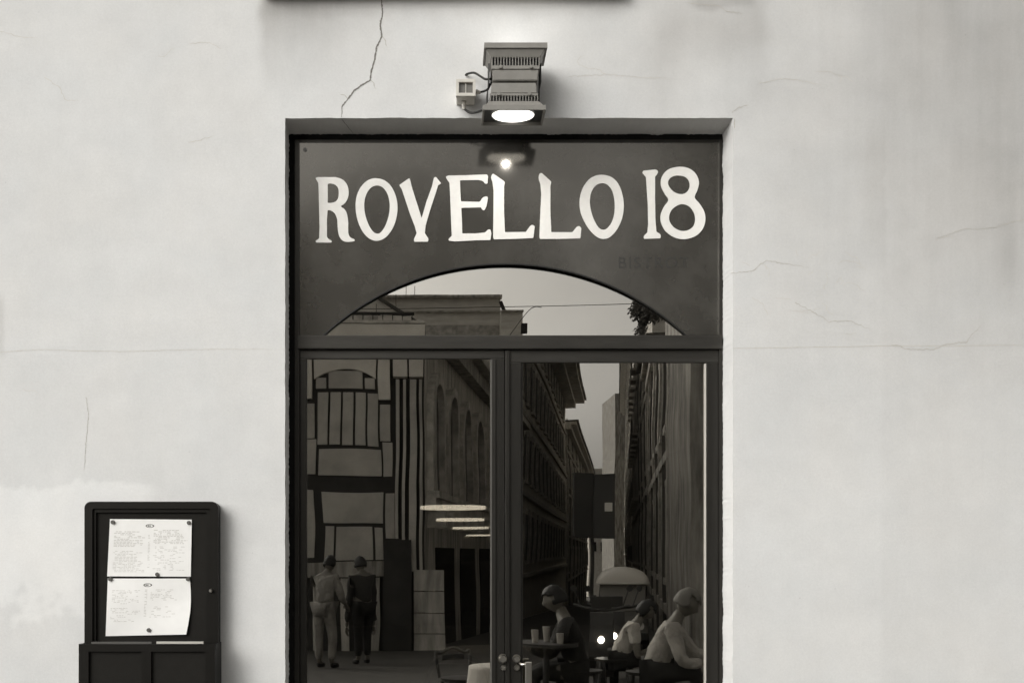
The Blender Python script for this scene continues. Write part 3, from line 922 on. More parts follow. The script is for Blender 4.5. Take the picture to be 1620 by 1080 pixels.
# ------------------------------------------------------------------ menu case
YM = -0.055
mc = empty('menu_case', P(239, 1018, 0), 'black wall-mounted menu case with two pinned sheets, left of the door', 'menu case')
def rrect(x0, x1, z0, z1, r, n=6, top_only=True):
    pts = [(x0, z0), (x1, z0)] if top_only else []
    if not top_only:
        for k in range(n + 1):
            t = math.pi + k * math.pi / 2 / n; pts.append((x0 + r + r * math.cos(t), z0 + r + r * math.sin(t)))
        for k in range(n + 1):
            t = 1.5 * math.pi + k * math.pi / 2 / n; pts.append((x1 - r + r * math.cos(t), z0 + r + r * math.sin(t)))
    for k in range(n + 1):
        t = k * math.pi / 2 / n; pts.append((x1 - r + r * math.cos(t), z1 - r + r * math.sin(t)))
    for k in range(n + 1):
        t = math.pi / 2 + k * math.pi / 2 / n; pts.append((x0 + r + r * math.cos(t), z1 - r + r * math.sin(t)))
    return pts
a = P(133.5, 1210, YM); b = P(345, 793, YM)
i_a = P(146, 1180, YM); i_b = P(333, 804, YM)
obj('case_back', prism(bmesh.new(), rrect(a.x + .002, b.x - .002, a.z, b.z - .002, 0.02), YM + 0.02, -0.003), M['casing'], mc)
bm = outline_mesh('f', [rrect(a.x, b.x, a.z, b.z, 0.022), rrect(i_a.x, i_b.x, i_a.z, i_b.z, 0.006)], YM, 0.021)
obj('case_frame', bm, M['casing'], mc)
j_a = P(152, 1180, YM + .01); j_b = P(327, 810, YM + .01)
bm = outline_mesh('f', [rrect(i_a.x - .001, i_b.x + .001, i_a.z, i_b.z + .001, 0.006), rrect(j_a.x, j_b.x, j_a.z, j_b.z, 0.004)], YM + 0.008, 0.012)
obj('inner_frame', bm, M['casing'], mc)
YB = YM + 0.0165
obj('pin_board', B(j_a.x - .002, j_b.x + .002, YB, YB + 0.003, j_a.z, j_b.z + .002), M['board'], mc)
p = P(334, 933.5, YM)
bm = bmesh.new(); cyl(bm, (p.x, YM, p.z), (p.x, YM - 0.012, p.z), 0.0062, 0.0052, seg=14)
obj('lock_knob', bm, M['chrome'], mc, label='small bright lock knob on the case frame')

def sheet(c4, label, cols, seed, curl=None):
    """c4: pixel corners tl,tr,br,bl"""
    r = random.Random(seed)
    n = 16
    yb = YB - 0.0012
    def pt(u, v, lift=0.0):
        tl, tr, br, bl = c4
        x = (tl[0] * (1 - u) + tr[0] * u) * (1 - v) + (bl[0] * (1 - u) + br[0] * u) * v
        y = (tl[1] * (1 - u) + tr[1] * u) * (1 - v) + (bl[1] * (1 - u) + br[1] * u) * v
        if curl: x += curl * max(0, u - 0.5) * 2 * math.sin(v * math.pi) 
        w = 0.0016 + 0.0018 * math.sin(u * 5 + seed) * math.sin(v * 4) + 0.0018 * abs(math.sin(v * 3.1 + u * 2.2)) 
        if curl: w += 0.007 * max(0, u - 0.55) ** 2 * 4 * v
        q = P(x, y, yb - w - lift)
        return q
    bm = bmesh.new()
    vs = [[bm.verts.new(pt(i / n, j / n)) for i in range(n + 1)] for j in range(n + 1)]
    for j in range(n):
        for i in range(n): bm.faces.new((vs[j][i], vs[j][i + 1], vs[j + 1][i + 1], vs[j + 1][i]))
    e = obj('menu_sheet', bm, M['paper'], None, label, 'menu', 'sheets pinned in the menu case', smooth=True)
    # print: short dashes standing for the too-small lines of type
    bm = bmesh.new(); bd = bmesh.new()
    def dash(bmx, u0, u1, v, h):
        k = 4
        for q in range(k):
            a0 = u0 + (u1 - u0) * q / k; a1 = u0 + (u1 - u0) * (q + 1) / k
            f = [bmx.verts.new(pt(a, vv_, 0.0004)) for a, vv_ in ((a0, v - h), (a1, v - h), (a1, v + h), (a0, v + h))]
            bmx.faces.new(f)
    for (u0, u1, v0, v1, dens, th) in cols:
        v = v0
        while v < v1:
            u = u0 + (r.random() < 0.3) * 0.02
            end = u1 - r.random() * (u1 - u0) * 0.35
            while u < end:
                w = r.uniform(0.012, 0.05)
                if r.random() < dens: dash(bm, u, min(u + w, u1), v, th)
                u += w + 0.010
            v += 0.0255
    obj('print', bm, M['ink'], e, kind='stuff')
    # small oval emblem at the head
    cu, cv = 0.49, 0.115
    for k in range(20):
        t0 = 2 * math.pi * k / 20; t1 = 2 * math.pi * (k + 1) / 20
        f = [bd.verts.new(pt(cu + a * math.cos(t), cv + a * 0.6 * math.sin(t), 0.0005)) for a, t in ((0.052, t0), (0.052, t1), (0.038, t1), (0.038, t0))]
        bd.faces.new(f)
    for ux in (-0.018, 0.002, 0.045):
        f = [bd.verts.new(pt(cu + ux + a, cv + b_, 0.0006)) for a, b_ in ((-.007, -.012), (.007, -.012), (.007, .012), (-.007, .012))]
        bd.faces.new(f)
    obj('oval_emblem', bd, M['inkdark'], e)
    return e
sheet([(174, 820.5), (303.5, 821.5), (301.8, 911.5), (169.5, 911)], 'upper white menu sheet, closely printed in two columns', [
    (0.06, 0.44, 0.22, 0.50, 0.8, 0.006), (0.54, 0.95, 0.19, 0.42, 0.8, 0.006), (0.06, 0.44, 0.56, 0.93, 0.75, 0.0045), (0.54, 0.92, 0.48, 0.9, 0.45, 0.0045), (0.475, 0.50, 0.2, 0.85, 0.9, 0.005)], 3)
sheet([(170.5, 914.5), (300.5, 914.5), (294.5, 1003), (167, 1005.5)], 'lower white menu sheet whose right edge curls away from the board', [
    (0.06, 0.40, 0.21, 0.46, 0.55, 0.0045), (0.53, 0.88, 0.2, 0.40, 0.6, 0.0045), (0.05, 0.42, 0.52, 0.75, 0.5, 0.0045), (0.53, 0.86, 0.5, 0.7, 0.25, 0.0045), (0.46, 0.49, 0.2, 0.7, 0.8, 0.005)], 7, curl=4.0)
for mx, my, lb in ((178, 825.5, 'round magnet at the top left corner of the upper menu sheet'), (298.5, 826.5, 'round magnet at the top right corner of the upper menu sheet'),
                   (248.5, 908, 'round magnet on the lower edge of the upper menu sheet'), (174, 915.5, 'round magnet at the top left corner of the lower menu sheet'),
                   (297, 915.5, 'round magnet at the top right corner of the lower menu sheet'), (235, 996, 'dark round magnet near the foot of the lower menu sheet')):
    p = P(mx, my, YB - 0.008)
    bm = bmesh.new(); cyl(bm, (p.x, YB - 0.0008, p.z), (p.x, YB - 0.010, p.z), 0.0075, 0.0065, seg=16)
    obj('magnet', bm, M['magnet'], None, lb, 'magnet', 'magnets holding the menu sheets')

# leaflet holder below
lh = empty('leaflet_holder', P(232, 1210, 0), 'black box with two recessed bays, fixed under the menu case', 'holder')
YL = -0.115
a = P(124, 1205, YL); b = P(341, 1018, YL)
m0 = P(140, 1190, YL); m1 = P(224, 1030, YL); m2 = P(239, 1190, YL); m3 = P(325, 1030, YL)
bm = outline_mesh('h', [[(a.x, a.z), (b.x, a.z), (b.x - .002, b.z), (a.x + .001, b.z)], [(m0.x, m0.z), (m1.x, m0.z), (m1.x, m1.z), (m0.x, m1.z)], [(m2.x, m2.z), (m3.x, m2.z), (m3.x, m3.z), (m2.x, m3.z)]], YL, 0.010)
obj('front_frame', bm, M['casing'], lh)
obj('bay_panel', B(m0.x - .003, m1.x + .003, YL + .010, YL + .013, m0.z - .003, m1.z + .003), M['board'], lh)
obj('bay_panel', B(m2.x - .003, m3.x + .003, YL + .010, YL + .013, m0.z - .003, m1.z + .003), M['board'], lh)
obj('side_panel', B(a.x + .001, a.x + .006, YL + .0135, -0.002, a.z, b.z - .0005), M['casing'], lh)
obj('side_panel', B(b.x - .007, b.x - .002, YL + .0135, -0.002, a.z, b.z - .0005), M['casing'], lh)
obj('back_panel', B(a.x + .007, b.x - .008, -0.053 - 0.006, -0.0555, a.z, b.z - .0015), M['casing'], lh)
p0 = P(248, 1018, -0.09); p1 = P(322, 1014, -0.09)
obj('leaflet_stack', B(p0.x, p1.x, -0.094, -0.086, a.z + 0.03, p1.z), M['leaflet'], None, 'pale edge of leaflets standing in the right bay of the black holder', 'leaflets')
p0 = P(145, 1018, -0.09); p1 = P(240, 1014.5, -0.09)
obj('leaflet_stack', B(p0.x, p1.x, -0.094, -0.086, a.z + 0.03, p1.z), M['leaflet2'], None, 'dim dark leaflets standing in the left bay of the black holder', 'leaflets')

# ------------------------------------------------------------------ the room behind the glass
room = empty('dining_room', (0.3, 6, 0.1), kind='structure')
bm = bmesh.new()
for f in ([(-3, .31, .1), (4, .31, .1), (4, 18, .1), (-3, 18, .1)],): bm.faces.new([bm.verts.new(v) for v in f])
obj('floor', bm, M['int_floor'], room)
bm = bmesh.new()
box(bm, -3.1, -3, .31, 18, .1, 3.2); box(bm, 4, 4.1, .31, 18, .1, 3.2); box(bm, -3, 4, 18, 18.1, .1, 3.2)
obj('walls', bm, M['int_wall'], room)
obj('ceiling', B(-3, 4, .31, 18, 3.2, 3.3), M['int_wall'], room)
for i, (px0, px1, py) in enumerate(((665, 757, 803), (690, 784, 822), (716, 794, 835), (737, 800, 846.5))):
    d = 0.30 * F / (875 - py)
    X = (px0 - VX) * d / F + 0.215; Z = 1.75
    r = 0.215
    e = empty('pendant_lamp', (X, d - 4, Z), ('nearest', 'second nearest', 'third', 'farthest')[i] + ' of the flat glowing pendant lamps in the row inside the restaurant', 'pendant lamp', 'pendant lamps in the dining room')
    bm = bmesh.new(); cyl(bm, (X, d - 4, Z - 0.008), (X, d - 4, Z + 0.012), r, r, seg=32)
    obj('light_disc', bm, M['pend'], e)
    bm = bmesh.new(); cyl(bm, (X, d - 4, Z + 0.0125), (X, d - 4, Z + 0.05), r * 0.9, 0.02, seg=24)
    obj('shade', bm, M['lampdark'], e)
    bm = bmesh.new(); cyl(bm, (X, d - 4, Z + 0.05), (X, d - 4, 3.2), 0.003, seg=6)
    obj('cord', bm, M['cable'], e)

def dining_table(X, Y, r, label, z=0.1, h=0.75, cloth=True, zg=None):
    e = empty('table', (X, Y, z), label, 'table')
    bm = bmesh.new(); cyl(bm, (X, Y, z + h - 0.03), (X, Y, z + h), r, r, seg=28); obj('table_top', bm, M['wood'], e)
    bm = bmesh.new(); cyl(bm, (X, Y, z + 0.02), (X, Y, z + h - 0.03), 0.03, seg=12); obj('pedestal', bm, M['lampdark'], e)
    bm = bmesh.new(); cyl(bm, (X, Y, z), (X, Y, z + 0.02), 0.2, 0.18, seg=20); obj('foot', bm, M['lampdark'], e)
    return e
def round_cloth(X, Y, z, r, label):
    bm = bmesh.new()
    c = bm.verts.new((X, Y, z + 0.004)); rings = []
    for j, (rr, dz) in enumerate(((0.6, .004), (1.0, 0.003), (1.03, -0.02), (1.08, -0.14), (1.14, -0.28))):
        ring = []
        for k in range(48):
            t = 2 * math.pi * k / 48
            q = r * (rr + (0.035 * math.sin(9 * t + .4) * (j - 1) / 3 if j > 1 else 0))
            ring.append(bm.verts.new((X + q * math.cos(t), Y + q * math.sin(t), z + dz)))
        rings.append(ring)
    for k in range(48): bm.faces.new((c, rings[0][k], rings[0][(k + 1) % 48]))
    for j in range(4):
        for k in range(48): bm.faces.new((rings[j][k], rings[j + 1][k], rings[j + 1][(k + 1) % 48], rings[j][(k + 1) % 48]))
    obj('tablecloth', bm, M['cloth'], None, label, 'tablecloth', smooth=True)
dining_table(0.33, 3.3, 0.36, 'round table inside the restaurant, left of the door centre, under a pale cloth')
round_cloth(0.33, 3.3, 0.85, 0.37, 'pale cloth on the round table inside the restaurant')
def chair(X, Y, z, rz, label, m, back_h=0.88, pad=None):
    e = empty('chair', (X, Y, z), label, 'chair', None, None, rz)
    def add(n, bm, mm): 
        bm.transform(pmat(e)); return obj(n, bm, mm, e)
    bm = bmesh.new(); cyl(bm, (0, 0, .43), (0, 0, .46), .20, .21, seg=20); add('seat', bm, m)
    for sx in (-1, 1):
        for sy in (-1, 1):
            bm = bmesh.new(); cyl(bm, (sx * .17, sy * .17, 0), (sx * .14, sy * .14, .43), .013, .016, seg=8); add('leg', bm, m)
    if back_h <= 0: return e
    bm = bmesh.new()
    tube(bm, spline([(-.19, -.17, .45), (-.21, -.19, .65), (-.20, -.19, .60), (-.20, -.20, back_h - .1), (-.20, 0, back_h)], 5) if False else
         spline([(-.17, -.15, .45), (-.20, -.17, .66), (-.21, -.12, back_h - .04), (-.215, 0, back_h), (-.21, .12, back_h - .04), (-.20, .17, .66), (-.17, .15, .45)], 6), .013, 8)
    add('backrest', bm, m)
    bm = bmesh.new()
    box(bm, -.212, -.20, -.11, .11, .60, back_h - .05, bev=.004); add('back_splat', bm, pad or m)
    return e
chair(0.12, 2.55, 0.1, math.radians(80), 'dark round-backed chair inside, in front of the clothed table', M['wood'], 0.80)

# ------------------------------------------------------------------ the street the panes mirror (all of it stands behind the camera)
def RY(d): return 4.25 - d          # depth seen in the glass -> real Y
def Q(px, py, d): return Vector(((px - VX) * d / F, RY(d), CAMZ + (VY - py) * d / F))
def vbox(name, px0, px1, py0, py1, d, out, m, parent, Q=Q, **k):
    """a block on an upright face across the street; its face stands 'out' proud towards our door"""
    a = Q(px0, py1, d); b = Q(px1, py0, d)
    return obj(name, B(a.x, b.x, RY(d) - 0.05, RY(d) + out, a.z, b.z), m, parent, **k)

SX, SD = 0.149, 24.0
tv = Vector((SX, -1)).normalized()     # the side street runs this way (real x,y)
def fr(x0):
    o = Vector((x0, RY(SD)))
    return o
class Face:
    """upright facade plane: u along the street from the corner, n out from the wall into the street"""
    def __init__(s, o, u, n): s.o, s.u, s.n = Vector(o), Vector(u).normalized(), Vector(n).normalized()
    def p(s, u, n, z): q = s.o + s.u * u + s.n * n; return Vector((q.x, q.y, z))
    def box(s, bm, u0, u1, n0, n1, z0, z1):
        vs = [bm.verts.new(s.p(u, n, z)) for u in (u0, u1) for n in (n0, n1) for z in (z0, z1)]
        for f in [(0, 1, 3, 2), (4, 6, 7, 5), (0, 4, 5, 1), (2, 3, 7, 6), (0, 2, 6, 4), (1, 5, 7, 3)]: bm.faces.new([vs[i] for i in f])
    def bx(s, name, m, parent, *a, **k):
        bm = bmesh.new(); s.box(bm, *a); return obj(name, bm, m, parent, **k)
LF = Face((-0.363, RY(24)), tv, (1, SX))
RF = Face((4.76, RY(24)), tv, (-1, -SX))
K = math.hypot(1, SX)                 # metres along the street per metre of depth

def window(face, e, u, z, w, h, kind, trim):
    f = obj_window_frame(face, e, u, z, w, h, trim)
    face.bx('pane', M['winglass'], f, u - w / 2, u + w / 2, 0.005, 0.03, z, z + h)
    face.bx('mullion', M['shutter'], f, u - 0.03, u + 0.03, 0.031, 0.05, z, z + h)
    if kind == 'shut':
        face.bx('shutter', M['shutter'], f, u - w - 0.05, u - w / 2 - 0.06, 0.02, 0.07, z, z + h)
        face.bx('shutter', M['shutter'], f, u + w / 2 + 0.06, u + w + 0.05, 0.02, 0.07, z, z + h)
    elif kind == 'balc':
        face.bx('balcony', M['st_trim'], f, u - w * .8, u + w * .8, 0.0, 0.4, z - .14, z - .02)
        bm = bmesh.new()
        for k in range(9):
            uu = u - w * .75 + 1.5 * w * k / 8
            face.box(bm, uu - .012, uu + .012, .35, .374, z - .02, z + .9)
        face.box(bm, u - w * .78, u + w * .78, .34, .385, z + .9, z + .94)
        obj('railing', bm, M['shutter'], f)
def obj_window_frame(face, e, u, z, w, h, trim):
    bm = bmesh.new()
    t = 0.14
    face.box(bm, u - w / 2 - t, u - w / 2, 0, 0.09, z - t, z + h + t)
    face.box(bm, u + w / 2, u + w / 2 + t, 0, 0.09, z - t, z + h + t)
    face.box(bm, u - w / 2, u + w / 2, 0, 0.09, z + h, z + h + t)
    face.box(bm, u - w / 2 - t - .05, u + w / 2 + t + .05, 0, 0.10, z + h + t + 0.001, z + h + t + 0.12)
    face.box(bm, u - w / 2, u + w / 2, 0, 0.14, z - t, z)
    return obj('window', bm, trim, e)

def street_building(face, d0, d1, top, m, label, floors, w, h, step, kind, trim, depth=9, cornice=0.7, pil=True, start=None):
    u0, u1 = (d0 - SD) * K, (d1 - SD) * K - 0.02
    o = face.p(u0, 0, gz(RY(d0)))
    e = empty('town_house', tuple(o), label, 'building')
    face.bx('wall', m, e, u0, u1, -depth, 0, -9, top)
    face.bx('cornice', trim, e, u0, u1, 0.001, cornice, top - 0.25, top)
    face.bx('cornice_moulding', trim, e, u0, u1, 0.001, cornice * .55, top - 0.6, top - 0.251)
    bm = bmesh.new(); face.box(bm, u0, u1, -depth, cornice + .15, top + 0.001, top + 0.15)
    rf = obj('roof', bm, M['roof'], e)
    for k in range(2):
        uu = u0 + (u1 - u0) * (0.3 + .4 * k)
        face.bx('chimney', trim, rf, uu, uu + .7, -3 - k, -2.3 - k, top + .15, top + 1.5)
    for z in floors:
        face.bx('string_course', trim, e, u0, u1, 0.001, 0.12, z - .75, z - .55)
    u = u0 + (start if start is not None else step * .6)
    while u < u1 - w:
        for z in floors: window(face, e, u, z, w, h, kind, trim)
        u += step
    if pil:
        n = 0; u = u0 + .25
        while u < u1 and n < 14:
            face.bx('drainpipe' if n % 2 else 'pilaster', trim if n % 2 == 0 else M['shutter'], e, u, u + (0.32 if n % 2 == 0 else .11), 0.001, 0.13, -6, top - .61)
            u += step * (1 if n % 2 else 1); n += 1
    return e

# --- left: building with the arched window, flat on to us, and its arcaded side along the street
e = empty('corner_building', Q(585, 1030, 24), 'corner building with an arched shop front and arcaded side, mirrored in the left door pane', 'building')
D0 = 24.0
def v(name, a, b, c, d_, out, m, **k): return vbox(name, a, b, c, d_, D0, out, m, e, **k)
a = Q(250, 1100, D0); b = Q(672, 372, D0)
obj('wall', B(a.x, b.x, RY(D0) - 12, RY(D0), -3, b.z), M['st_vdark'], e)
pn, pl = M['facpanel'], M['facpanel2']
# spandrel over the arch as a curved-bottom plate
def arch_y(x): return 583 + 17 * ((x - 548) / 50) ** 2
top = [(497.5, 500), (597, 500)]
pts = top + [(597 - i * 99.5 / 14, arch_y(597 - i * 99.5 / 14)) for i in range(15)]
bm = prism(bmesh.new(), [(Q(x, y, D0).x, Q(x, y, D0).z) for x, y in pts], RY(D0) + .09, RY(D0) + .001)
obj('arch_spandrel', bm, pl, e)
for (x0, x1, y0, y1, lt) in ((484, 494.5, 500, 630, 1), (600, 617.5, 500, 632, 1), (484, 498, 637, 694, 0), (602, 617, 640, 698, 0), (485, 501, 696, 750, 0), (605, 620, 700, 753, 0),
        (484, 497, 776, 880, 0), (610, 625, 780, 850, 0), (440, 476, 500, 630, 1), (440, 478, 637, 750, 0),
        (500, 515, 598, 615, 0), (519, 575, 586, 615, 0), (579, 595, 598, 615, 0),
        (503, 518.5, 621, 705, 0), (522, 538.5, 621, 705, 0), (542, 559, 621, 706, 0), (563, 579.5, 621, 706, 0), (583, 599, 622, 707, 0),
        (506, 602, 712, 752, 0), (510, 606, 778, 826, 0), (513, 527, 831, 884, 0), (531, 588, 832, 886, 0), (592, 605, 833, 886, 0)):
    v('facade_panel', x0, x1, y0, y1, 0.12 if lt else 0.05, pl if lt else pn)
for (x0, x1) in ((444, 470),): v('facade_panel', x0, x1, 778, 880, 0.05, pn)
# clustered pilasters at the corner
for (x0, x1) in ((622.5, 644, ), (647, 670)): v('capital_block', x0, x1, 500, 597, .22, pl)
for (x0, x1, y1, mm) in ((626, 631, 850, pn), (637, 641.5, 905, M['st_mid']), (648, 659, 905, pn), (664, 668.5, 905, M['st_mid'])): v('pilaster', x0, x1, 600, y1, .14, mm)
v('dark_sign_box', 607, 652, 852, 1035, .3, M['st_vdark'])
v('fascia', 484, 652, 888, 912, .18, M['st_dark'])
for k in range(4):
    v('stone_block', 655, 703, 902.5 + k * 33.3, 934.5 + k * 33.3, .16, M['st_mid'])
for (x0, x1) in ((496, 509), (540, 552), (586, 600)): v('shop_mullion', x0, x1, 914, 1035, .06, M['st_mid'])
# roof terrace rail and parapet above
v('parapet', 250, 672, 372.2, 377, .12, M['st_trim'])
for x in range(555, 655, 16): v('rail_post', x, x + 1.2, 359, 372, .05, M['st_vdark'])
v('top_rail', 553, 655, 358, 361, .06, M['st_vdark'])
v('roof_box', 560, 596, 363, 372, .0, M['st_trim']); v('roof_box', 600, 620, 361, 372, .0, M['st_pale']); v('roof_box', 624, 650, 363, 372, .0, M['st_pale'])
v('aerial', 624.6, 625.3, 327, 361, .0, M['wire']); v('aerial', 592.6, 593.4, 343, 361, .0, M['wire'])
v('added_pale_plate', 250, 672, 378, 498, .08, M['facpanel2'])  # pale plate added to lighten what the sign panel mirrors
# arcaded side
zc = 6.5
LF.bx('side_wall', M['st_mid'], e, 0.01, 22.0 * K, -10, 0, -6, zc)
LF.bx('cornice', M['st_trim'], e, 0.02, 22.0 * K, 0.001, 0.55, zc - .22, zc + .02)
LF.bx('cornice_moulding', M['st_dark'], e, 0.02, 22.0 * K, 0.001, 0.3, zc - .6, zc - .221)
LF.bx('string_course', M['st_trim'], e, 0.02, 22.0 * K, 0.001, 0.22, 2.35, 2.6)
nA = 0
for dA in (25.2, 27.4, 30.0, 32.6, 35.2, 37.8, 40.4, 43.0):
    u = (dA - SD) * K; w = 0.75; z0, zs_ = 2.75, 4.35
    f = None
    # arch surround: ring of voussoirs, then the dark opening
    bm = bmesh.new()
    nseg = 12
    inner, outer = [], []
    for k in range(nseg + 1):
        t = math.pi * k / nseg
        inner.append((u - w * math.cos(t), zs_ + w * math.sin(t))); outer.append((u - (w + .22) * math.cos(t), zs_ + (w + .22) * math.sin(t)))
    for k in range(nseg):
        q = [inner[k], inner[k + 1], outer[k + 1], outer[k]]
        fr_ = [bm.verts.new(LF.p(a_, .16, b_)) for a_, b_ in q]; bk = [bm.verts.new(LF.p(a_, .002, b_)) for a_, b_ in q]
        bm.faces.new(fr_); bm.faces.new((fr_[0], bk[0], bk[1], fr_[1])); bm.faces.new((fr_[2], bk[2], bk[3], fr_[3]))
    for sx in (-1, 1):
        LF.box(bm, u + sx * (w + .11) - .11, u + sx * (w + .11) + .11, .002, .16, z0, zs_)
    LF.box(bm, u - w - .3, u + w + .3, .002, .28, z0 - .14, z0)
    f = obj('arched_window', bm, M['st_trim'], e)
    bm = bmesh.new()
    q = [(u - w, z0)] + [(a_, b_) for a_, b_ in inner] + [(u + w, z0)]
    bm.faces.new([bm.verts.new(LF.p(a_, .02, b_)) for a_, b_ in q])
    obj('pane', bm, M['winglass'], f)
    LF.bx('mullion', M['st_mid'], f, u - .05, u + .05, .021, .08, z0, zs_ + w * .9)
    nA += 1
for k in range(16):
    u = 0.3 + k * 1.35
    LF.bx('bracket', M['st_trim'], e, u, u + .2, 0.001, .4, 2.0, 2.349)
for k in range(5):
    LF.bx('shop_opening', M['winglass'], e, 1.4 + k * 4.2, 4.4 + k * 4.2, 0.002, 0.03, -1.5, 1.6)

street_building(LF, 46, 90, 13.2, M['st_pale'], 'tall grey town house with shuttered windows, second along the left of the mirrored street', [1.2, 4.6, 8.0, 11.2], 1.1, 1.9, 3.2, 'shut', M['st_trim'], cornice=1.5, pil=False)
street_building(LF, 90.5, 150, 11.6, M['st_mid'], 'grey plain town house with deep eaves, farther down the left of the mirrored street', [0, 3.4, 6.8, 10.0], 1.1, 1.8, 4.0, 'plain', M['st_mid'], cornice=.9)
# --- right side
street_building(RF, 24.02, 40, 7.6, M['st_mid'], 'low dark corner house with stone quoins, on the right of the mirrored street', [.9, 4.2], 1.0, 1.9, 2.3, 'shut', M['st_trim'], cornice=.35, depth=4)
street_building(RF, 40.3, 60, 12.0, M['st_mid'], 'grey town house with shuttered windows, second on the right of the mirrored street', [1.0, 4.4, 7.8], 1.1, 2.0, 3.3, 'shut', M['st_trim'], cornice=.5)
street_building(RF, 60.3, 88, 16.5, M['st_mid'], 'tall dark town house with balconies, third on the right of the mirrored street', [1.0, 4.4, 7.8, 11.2], 1.1, 2.0, 3.3, 'balc', M['st_mid'], cornice=.5, pil=False)
street_building(RF, 88.4, 170, 22.0, M['st_mid'], 'tallest house far down the right of the mirrored street', [2, 5.5, 9, 12.5, 16], 1.1, 1.8, 4.5, 'shut', M['st_trim'], cornice=.8)
# quoins facing us on the low corner house
crn = empty('corner_pier', Q(1090, 1035, 23.9), 'pier of large stacked stone blocks at the right corner of the mirrored street', 'pier')
for k in range(7):
    y0 = 580 + k * 65
    vbox('stone_block', 1067, 1112, y0 + 1, y0 + 63.5, 23.9, .06, M['st_mid'], crn)
for k in range(7):
    y0 = 580 + k * 65
    vbox('stone_block', 1113.5, 1160, y0 + 1 - 30, y0 + 63.5 - 30, 23.9, .03, M['st_dark'], crn)
a = Q(1092, 0, 21); 
obj('tall_side_house', B(a.x, a.x + 9, RY(21) - 2, RY(21), -2, Q(0, 150, 21).z), M['st_dark'], None, 'tall dark house at the extreme right of the mirrored street', 'building')
# projecting bay far down the right
obj('jutting_house', B(Q(972, 0, 176).x, Q(972, 0, 176).x + 8, RY(176) - 14, RY(176), -14, Q(0, 620, 176).z), M['st_dark'], None, 'narrow grey far house jutting into the street against the mirrored sky', 'building')
# closing the street far away
fe = empty('far_house', Q(955, 900, 260), 'pale distant house closing the end of the mirrored street', 'building')
a = Q(930, 0, 260); b = Q(1010, 740, 260)
obj('wall', B(a.x, b.x, RY(260) - 10, RY(260), -20, b.z), M['st_pale'], fe)
for k in range(4):
    for j in range(4):
        vbox('window', 938 + k * 12, 942 + k * 12, 760 + j * 32, 776 + j * 32, 259.8, .2, M['winglass'], fe)

Q0 = Q
vb0 = vbox
def Q(px, py, d): return Q0(px, py - 75, d)
def vbox(name, px0, px1, py0, py1, *a, **k): return vb0(name, px0, px1, py0 - 75, py1 - 75, *a, **k)
# --- pale roofs showing in the fanlight (seen over the corner building)
ge = empty('gabled_attic', Q(600, 447, 33), 'pale rendered attic with sloping gable behind the roof terrace, mirrored in the fanlight', 'building')
d = 33
prof = [(520, 470), (520, 396), (533, 385), (553, 376), (668, 449), (668, 470)]
bm = prism(bmesh.new(), [(Q(x, y, d).x, Q(x, y, d).z) for x, y in prof], RY(d), RY(d) - 3)
obj('gable_wall', bm, M['st_pale'], ge)
prof = [(550, 374.5), (553, 373), (671, 448), (668, 450)]
bm = prism(bmesh.new(), [(Q(x, y, d).x, Q(x, y, d).z) for x, y in prof], RY(d) + .25, RY(d) - 3.2)
obj('roof_edge', bm, M['roof'], ge)
vbox('downpipe', 531, 533, 390, 470, d, .12, M['st_dark'], ge); vbox('downpipe', 536, 537, 390, 470, d, .12, M['st_dark'], ge)
pb = empty('pale_block', Q(710, 450, 70), 'long pale apartment block with a flat parapet, mirrored in the middle of the fanlight', 'building')
d = 70
a = Q(560, 600, d); b = Q(794, 392, d)
obj('wall', B(a.x, b.x, RY(d) - 10, RY(d), -3, b.z), M['st_pale2'], pb)
vbox('parapet_coping', 560, 796, 388.5, 392, d, .5, M['st_mid'], pb)
vbox('string_course', 560, 794, 412, 414.5, d, .3, M['st_trim'], pb)
vbox('lower_band', 560, 794, 436, 470, d, .25, M['st_trim'], pb)
vbox('roof_hatch', 676, 684, 386, 388.4, d, -.2, M['st_mid'], pb)
vbox('aerial', 641, 641.8, 366, 388.4, d, -.2, M['wire'], pb); vbox('aerial', 655, 655.8, 370, 388.4, d, -.2, M['wire'], pb)
bm = bmesh.new(); tube(bm, [Q(794, 396, d - .5), Q(814, 449, d - .5)], 0.12, 6); obj('drainpipe', bm, M['st_vdark'], pb)
lb = empty('low_block', Q(812, 440, 68), 'small pale rooftop block with a chimney, just right of the long one in the fanlight', 'building')
d = 68
a = Q(794.5, 600, d); b = Q(829, 414, d)
obj('wall', B(a.x, b.x, RY(d) - 6, RY(d), -3, b.z), M['st_pale2'], lb)
vbox('coping', 794.5, 830, 412, 414, d, .3, M['st_mid'], lb)
vbox('chimney', 826, 836, 434, 449, 66, .3, M['st_vdark'], lb)

